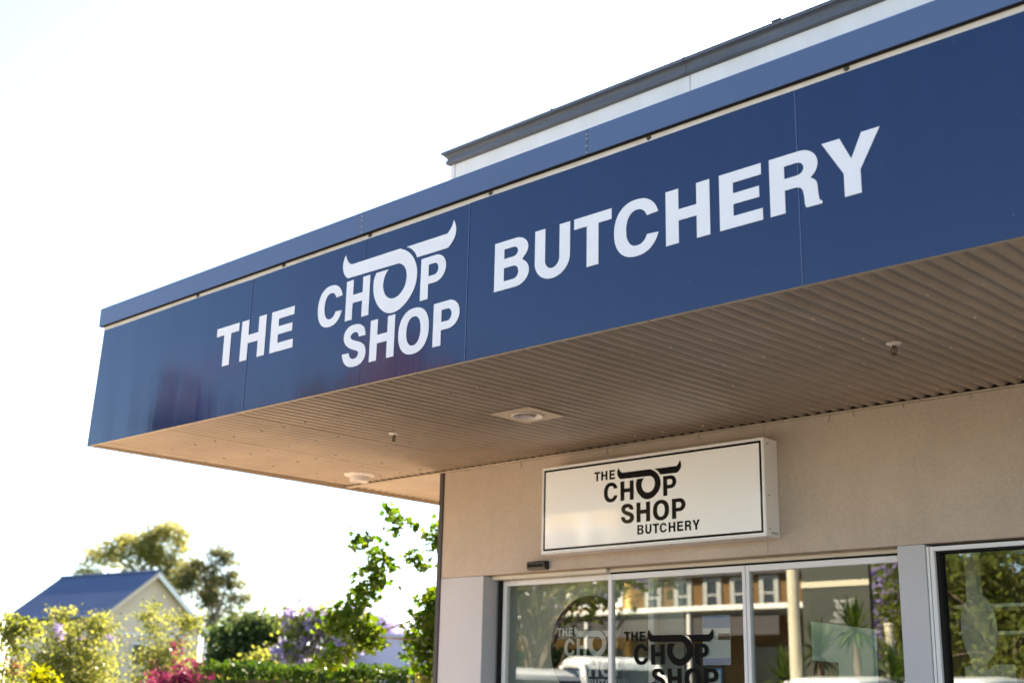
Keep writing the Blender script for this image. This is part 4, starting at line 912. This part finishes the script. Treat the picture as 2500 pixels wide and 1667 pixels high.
loft([slab(-.1, .88, .42, 1.15), slab(.5, .92, .40, 1.16), slab(1.35, .92, .40, 1.14), slab(2.1, .90, .42, 1.08), slab(2.6, .84, .48, 1.0)], 'car_white', 'body', ute)
def cs(x, hb, z): return [(x, -hb, z-.2), (x, hb, z-.2), (x, hb, z-.07), (x, hb-.12, z), (x, -hb+.12, z), (x, -hb, z-.07)]
loft([cs(-.1, .70, 1.93), cs(.1, .72, 1.97), cs(.7, .70, 1.95), cs(.95, .66, 1.88)], 'car_white', 'roof_panel', ute)
m = MB(); v = [(-.08, -.84, 1.14), (-.08, .84, 1.14), (1.6, .84, 1.12), (1.6, -.84, 1.12), (-.06, -.68, 1.76), (-.06, .68, 1.76), (.95, .66, 1.74), (.95, -.66, 1.74)]
m.add(v, [(0, 1, 5, 4), (1, 2, 6, 5), (2, 3, 7, 6), (3, 0, 4, 7), (4, 5, 6, 7)]); m.build('window', 'window_dark', ute)
for x0, x1 in ((-.06, -.05), (1.58, .93)):
    for s_ in (-1, 1): p = MB(); p.tube([(x0, s_*.83, 1.13), (x1, s_*.68, 1.8)], .06, 6); p.build('pillar', 'car_white', ute)
wheels(ute, (-1.6, 1.85), .82, .38)
m = MB(); m.box((-2.6, -.92, .72), (-.2, .92, .80)); m.box((-2.6, -.92, .80), (-.2, -.88, 1.08)); m.box((-2.6, .88, .80), (-.2, .92, 1.08)); m.box((-2.6, -.92, .80), (-2.56, .92, 1.08)); m.box((-.24, -.92, .80), (-.2, .92, 1.5)); m.build('tray', 'car_white', ute)
box('chassis', (-2.5, -.4, .45), (2.4, .4, .62), 'tyre', ute)
for s_ in (-1, 1):
    box('headlight', (2.5, s_*.6-.18, .74), (2.61, s_*.6+.18, .90), 'lamp_clear', ute, .02)
    box('mirror', (1.2, s_*1.03-.1, 1.18), (1.32, s_*1.03+.1, 1.38), 'tyre', ute, .03)
    box('tail_light', (-2.63, s_*.75-.1, .66), (-2.59, s_*.75+.1, .76), 'lamp_red', ute, .01)
ute.location = (-6.75, -7.4, 0); ute.rotation_euler = (0, 0, R(30))
vn = thing('delivery_van', 'white van roof just showing above the hedge in the middle distance', 'van', (0, 0, 0))
loft([slab(-2.3, .80, .5, 1.75), slab(-2.1, .90, .45, 1.92), slab(1.0, .90, .45, 1.94), slab(1.7, .86, .5, 1.2), slab(2.3, .80, .5, .95)], 'car_white', 'body', vn)
m = MB(); m.add([(1.08, -.78, 1.82), (1.08, .78, 1.82), (1.70, .80, 1.25), (1.70, -.80, 1.25)], [(0, 1, 2, 3)]); m.v = [(x+.02, y, z+.02) for x, y, z in m.v]; m.build('windscreen', 'window_dark', vn)
wheels(vn, (-1.4, 1.5), .82, .33); vn.location = (-33.5, 26.0, 0.45); vn.rotation_euler = (0, 0, R(-36))

# ------------------------------------------------------------------ across the road (mirrored in the glass and in the sign)
yb = thing('street_building', 'two storey yellow rendered shop building with white trim across the road, mirrored in the doors', 'building', (-20, -26, 0))
Yf = -24.0
box('wall', (-36, Yf-10, 0), (-19.2, Yf, 8.4), 'yellow_render', yb)
box('wing_wall', (-19.199, Yf-9, 0), (-8.2, Yf-0.02, 5.15), 'shaded_render', yb)
box('wing_roof', (-19.18, Yf-9.1, 5.152), (-8.1, Yf+0.25, 5.30), 'dark_steel', yb)
box('parapet_band', (-36.1, Yf-0.02, 8.402), (-19.1, Yf+0.14, 8.65), 'white_trim', yb)
mb = MB(); mb.extrude([(-36.4, Yf+.5, 8.655), (-26, Yf-4.8, 11.6), (-26, Yf-5.2, 11.6), (-36.4, Yf-10.4, 8.655)], (0, 0, 0), (0.01, 0, 0))
mb = MB(); mb.add([(-36.4, Yf+.4, 8.655), (-18.8, Yf+.4, 8.655), (-18.8, Yf-10.3, 8.655), (-36.4, Yf-10.3, 8.655), (-36.2, Yf-3.5, 13.9), (-30.6, Yf-3.5, 13.9)], [(0, 1, 5, 4), (1, 2, 5), (2, 3, 4, 5), (3, 0, 4), (0, 3, 2, 1)])
mb.build('roof', 'red_roof', yb)
box('chimney', (-29.3, Yf-3.0, 9.5), (-27.9, Yf-2.2, 14.9), 'brick_red', yb)
box('chimney', (-27.9, Yf-4.0, 9.0), (-25.2, Yf-3.0, 13.4), 'brick_red', yb)
def bwin(x, z0, z1, w=0.62, y=Yf, mat='white_trim'):
    f_ = MB(); f_.box((x-w/2-.16, y+.001, z0-.14), (x+w/2+.16, y+.07, z0)); f_.box((x-w/2-.16, y+.001, z1), (x+w/2+.16, y+.07, z1+.14)); f_.box((x-w/2-.16, y+.001, z0), (x-w/2, y+.07, z1)); f_.box((x+w/2, y+.001, z0), (x+w/2+.16, y+.07, z1)); f_.box((x-w/2, y+.01, (z0+z1)/2-.03), (x+w/2, y+.05, (z0+z1)/2+.03))
    o = f_.build('window', mat, yb); box('pane', (x-w/2, y+.002, z0), (x+w/2, y+.02, z1), 'window_dark', o)
for x in (-18.2, -17.0, -15.87, -14.85, -13.8, -12.2, -10.6): bwin(x, 4.2, 4.98, 0.36, Yf-0.02, 'board_grey')  # wing trim greyed too, shade put into its colour
for x in (-34.2, -32, -29.8, -27.6, -25.4, -23.4, -21.4, -20.0): bwin(x, 4.5, 6.9, 0.75)
for x in (-33.1, -30.9, -28.7, -26.5, -24.4, -22.4, -20.6): box('pilaster', (x-.2, Yf+.001, 3.9), (x+.2, Yf+.1, 8.40), 'white_trim', yb)
mb = MB(); mb.box((-36, Yf+.02, 3.9), (-8.2, Yf+2.6, 3.98)); mb.build('veranda_roof', 'board_grey', yb)
box('veranda_fascia', (-36, Yf+2.601, 3.90), (-8.2, Yf+2.65, 4.04), 'white_trim', yb)
box('veranda_sign_band', (-30, Yf+2.40, 3.2), (-12, Yf+2.45, 3.80), 'dark_steel', yb)
for x in (-35, -31, -27, -23, -19, -15, -11, -8.6): mb = MB(); mb.tube([(x, Yf+2.5, .12), (x, Yf+2.5, 3.9)], .07, 10); mb.build('veranda_post', 'white_trim', yb)
for x in (-33, -29, -25, -21, -17, -13, -10): box('shopfront', (x-1.5, Yf+.002, .5), (x+1.5, Yf+.03, 3.0), 'window_dark', yb)
# street trees opposite
bush('street_jacaranda', 'jacaranda in purple flower before the yellow building, mirrored in the left door', 'tree', (-12.9, -12.5, 0),
     [((-13.4, -12.5, 4.0), (2.2, 2.2, 1.3), 1500, 40, .4, .4), ((-11.2, -12.4, 3.9), (1.6, 1.6, .8), 600, 22, .35, .3), ((-14.0, -12.5, 6.2), (1.8, 1.8, 1.4), 1500, 26, .4, .4)],
     0.17, 'leaf_jac', 'leaf', (-12.9, -12.5, 2.6), 0.16, 'bark', flowers=('petal_purple', 1500, .14, .3, None), nl=30)
bush('street_jacaranda', 'tall jacaranda further left on the far roadside, mirrored dark in the fascia sign', 'tree', (-18.5, -11.5, 0),
     [((-18.5, -11.5, 5.6), (1.4, 1.4, 1.2), 1300, 24, .35, .4), ((-18.55, -11.5, 7.3), (.5, .5, 1.2), 1500, 18, .2, .3)],
     0.26, 'leaf_gumdark', 'leaf', (-18.5, -11.5, 4.0), 0.22, 'bark', flowers=('petal_purple', 1200, .16, .35, None), nl=26)
bush('street_jacaranda', 'lilac jacaranda beyond the signboard, mirrored beside the grey pillar', 'tree', (-5.6, -16.2, 0),
     [((-5.7, -16.2, 3.7), (1.1, 1.1, 1.6), 1700, 26, .3, .4)], 0.18, 'petal_lilac', 'leaf', (-5.6, -16.2, 2.2), 0.12, 'bark')
bush('street_tree', 'broad green tree across the road, mirrored in the display window', 'tree', (-2.6, -14.5, 0),
     [((-3.6, -14.5, 3.0), (1.6, 1.6, 1.9), 4200, 50, .3, .4), ((-1.4, -14.6, 3.4), (2.0, 2.0, 2.2), 5200, 60, .32, .4), ((1.0, -14.8, 3.0), (1.5, 1.5, 1.9), 3200, 40, .3, .4)],
     0.13, 'leaf_jac', 'leaf', (-2.6, -14.5, 2.2), 0.16, 'bark', nl=22)
sh_ = thing('street_hedge', 'green hedge along the far kerb at the left of the mirrored street', 'hedge', (-14, -13.8, 0))
n = 4500; P = np.stack([rng.uniform(-17, -12.3, n), -13.8+rng.normal(0, .3, n), 2.45*np.sqrt(rng.random(n))], 1); leaf_mesh('foliage', 'leaf_hedge', P, 0.13, 'leaf', parent=sh_)
mb = MB(); mb.box((-17, -14.0, 0), (-12.3, -13.6, 1.9)); mb.build('stems', 'bark', sh_)
def yucca(x, y, h, label):
    t = thing('yucca', label, 'plant', (x, y, 0), 'yuccas beside the signboard')
    MB().tube([(x, y, 0), (x+.03, y, h*.4), (x-.02, y, h-.45)], [.09, .075, .06], 8).build('trunk', 'bark', t)
    P = []; mbv = []; mbf = []; c = Vector((x-.02, y, h-.42)); tint = []
    for i in range(90):
        a = random.uniform(0, 2*math.pi); el = random.uniform(-.7, 1.45); L_ = random.uniform(.5, .75)*(0.8+.2*math.sin(el))
        d = Vector((math.cos(a)*math.cos(el), math.sin(a)*math.cos(el), math.sin(el))); s_ = d.cross(Vector((0, 0, 1))).normalized()*.028; k = len(mbv)
        mid = c+d*L_*.55; tip = c+d*L_+Vector((0, 0, -.10*math.cos(el)))
        mbv += [c-s_*.6, c+s_*.6, mid+s_, tip, mid-s_]; mbf += [(k, k+1, k+2, k+4), (k+4, k+2, k+3)]
    mb = MB(); mb.add(mbv, mbf); o = mb.build('leaf_rosette', 'leaf_yucca', t)
    a = o.data.attributes.new('tint', 'FLOAT', 'FACE'); a.data.foreach_set('value', np.repeat(rng.random(len(mbf)//2), 2).astype(np.float32))
yucca(-3.0, -9.4, 2.85, 'tallest spiky yucca in front of the dark signboard')
yucca(-3.55, -9.2, 2.45, 'spiky yucca just left of the tallest one')
yucca(-4.10, -9.0, 2.05, 'low spiky yucca at the foot of the round cream post')
yucca(-2.30, -9.3, 2.10, 'spiky yucca beside the short cream bollard post')
po = thing('street_post', 'tall round cream post by the far kerb mirrored in the right door', 'post', (-3.65, -8.6, 0))
MB().tube([(-3.65, -8.6, 0), (-3.65, -8.6, 4.6)], .095, 20).build('shaft', 'post_cream', po); MB().lathe([(0.0, 4.70), (.11, 4.66), (.11, 4.60), (0, 4.6)], (-3.65, -8.6, 0), 20).build('cap', 'post_cream', po)
MB().lathe([(.17, 0.0), (.17, .03), (.10, .05), (.095, .05)], (-3.65, -8.6, 0.004), 20).build('base_flange', 'post_cream', po)
p2 = thing('bollard_post', 'short round cream post beside the yuccas mirrored in the right door', 'post', (-2.52, -9.6, 0))
MB().tube([(-2.52, -9.6, 0), (-2.52, -9.6, 2.5)], .07, 16).build('shaft', 'post_cream', p2); MB().lathe([(0, 2.56), (.078, 2.54), (.078, 2.5), (0, 2.5)], (-2.52, -9.6, 0), 16).build('cap', 'post_cream', p2)
sb = thing('street_signboard', 'dark olive signboard with small grey shop logo standing across the road', 'signboard', (-3.94, -10.5, 0))
box('board', (-4.6, -10.55, 0.9), (-3.28, -10.45, 3.75), 'olive_board', sb, .01)
box('top_band', (-4.6, -10.449, 3.26), (-3.28, -10.43, 3.36), 'post_cream', sb)
for x in (-4.5, -3.38): MB().tube([(x, -10.5, 0), (x, -10.5, 0.9)], .04, 8).build('leg', 'dark_steel', sb)
# lettering faces the shop (toward +Y), so it is laid out right to left seen from behind
fx = lambda x: -3.50-(x-1.754)*0.62; fz = lambda z: 3.0+(z-2.682)*0.9
def flipx(mo): return mo
for ch, a, b, c, d in LOGO:
    lo = [[(fx(a)+(fx(b)-fx(a))*p_, fz(c)+(fz(d)-fz(c))*q_) for p_, q_ in lp] for lp in GL[ch]]
    flat_mesh(lo, -10.4495, 0.004).build('letter', 'board_grey', sb)
hx = lambda x: fx(1.961+(x-1.694)/(2.678-1.694)*(2.509-1.961)); hz = lambda z: fz(2.514+(z-3.296)/(3.749-3.296)*(2.758-2.514))
horn(hx, hz, -10.4495, 0.004, 'board_grey', sb)

# render settings that belong to the scene
SC.cycles.max_bounces = 10; SC.cycles.diffuse_bounces = 5; SC.cycles.glossy_bounces = 4; SC.cycles.transparent_max_bounces = 16
SC.cycles.caustics_reflective = False; SC.cycles.caustics_refractive = False
SC.cycles.use_denoising = True
SC.cycles.sample_clamp_indirect = 6.0
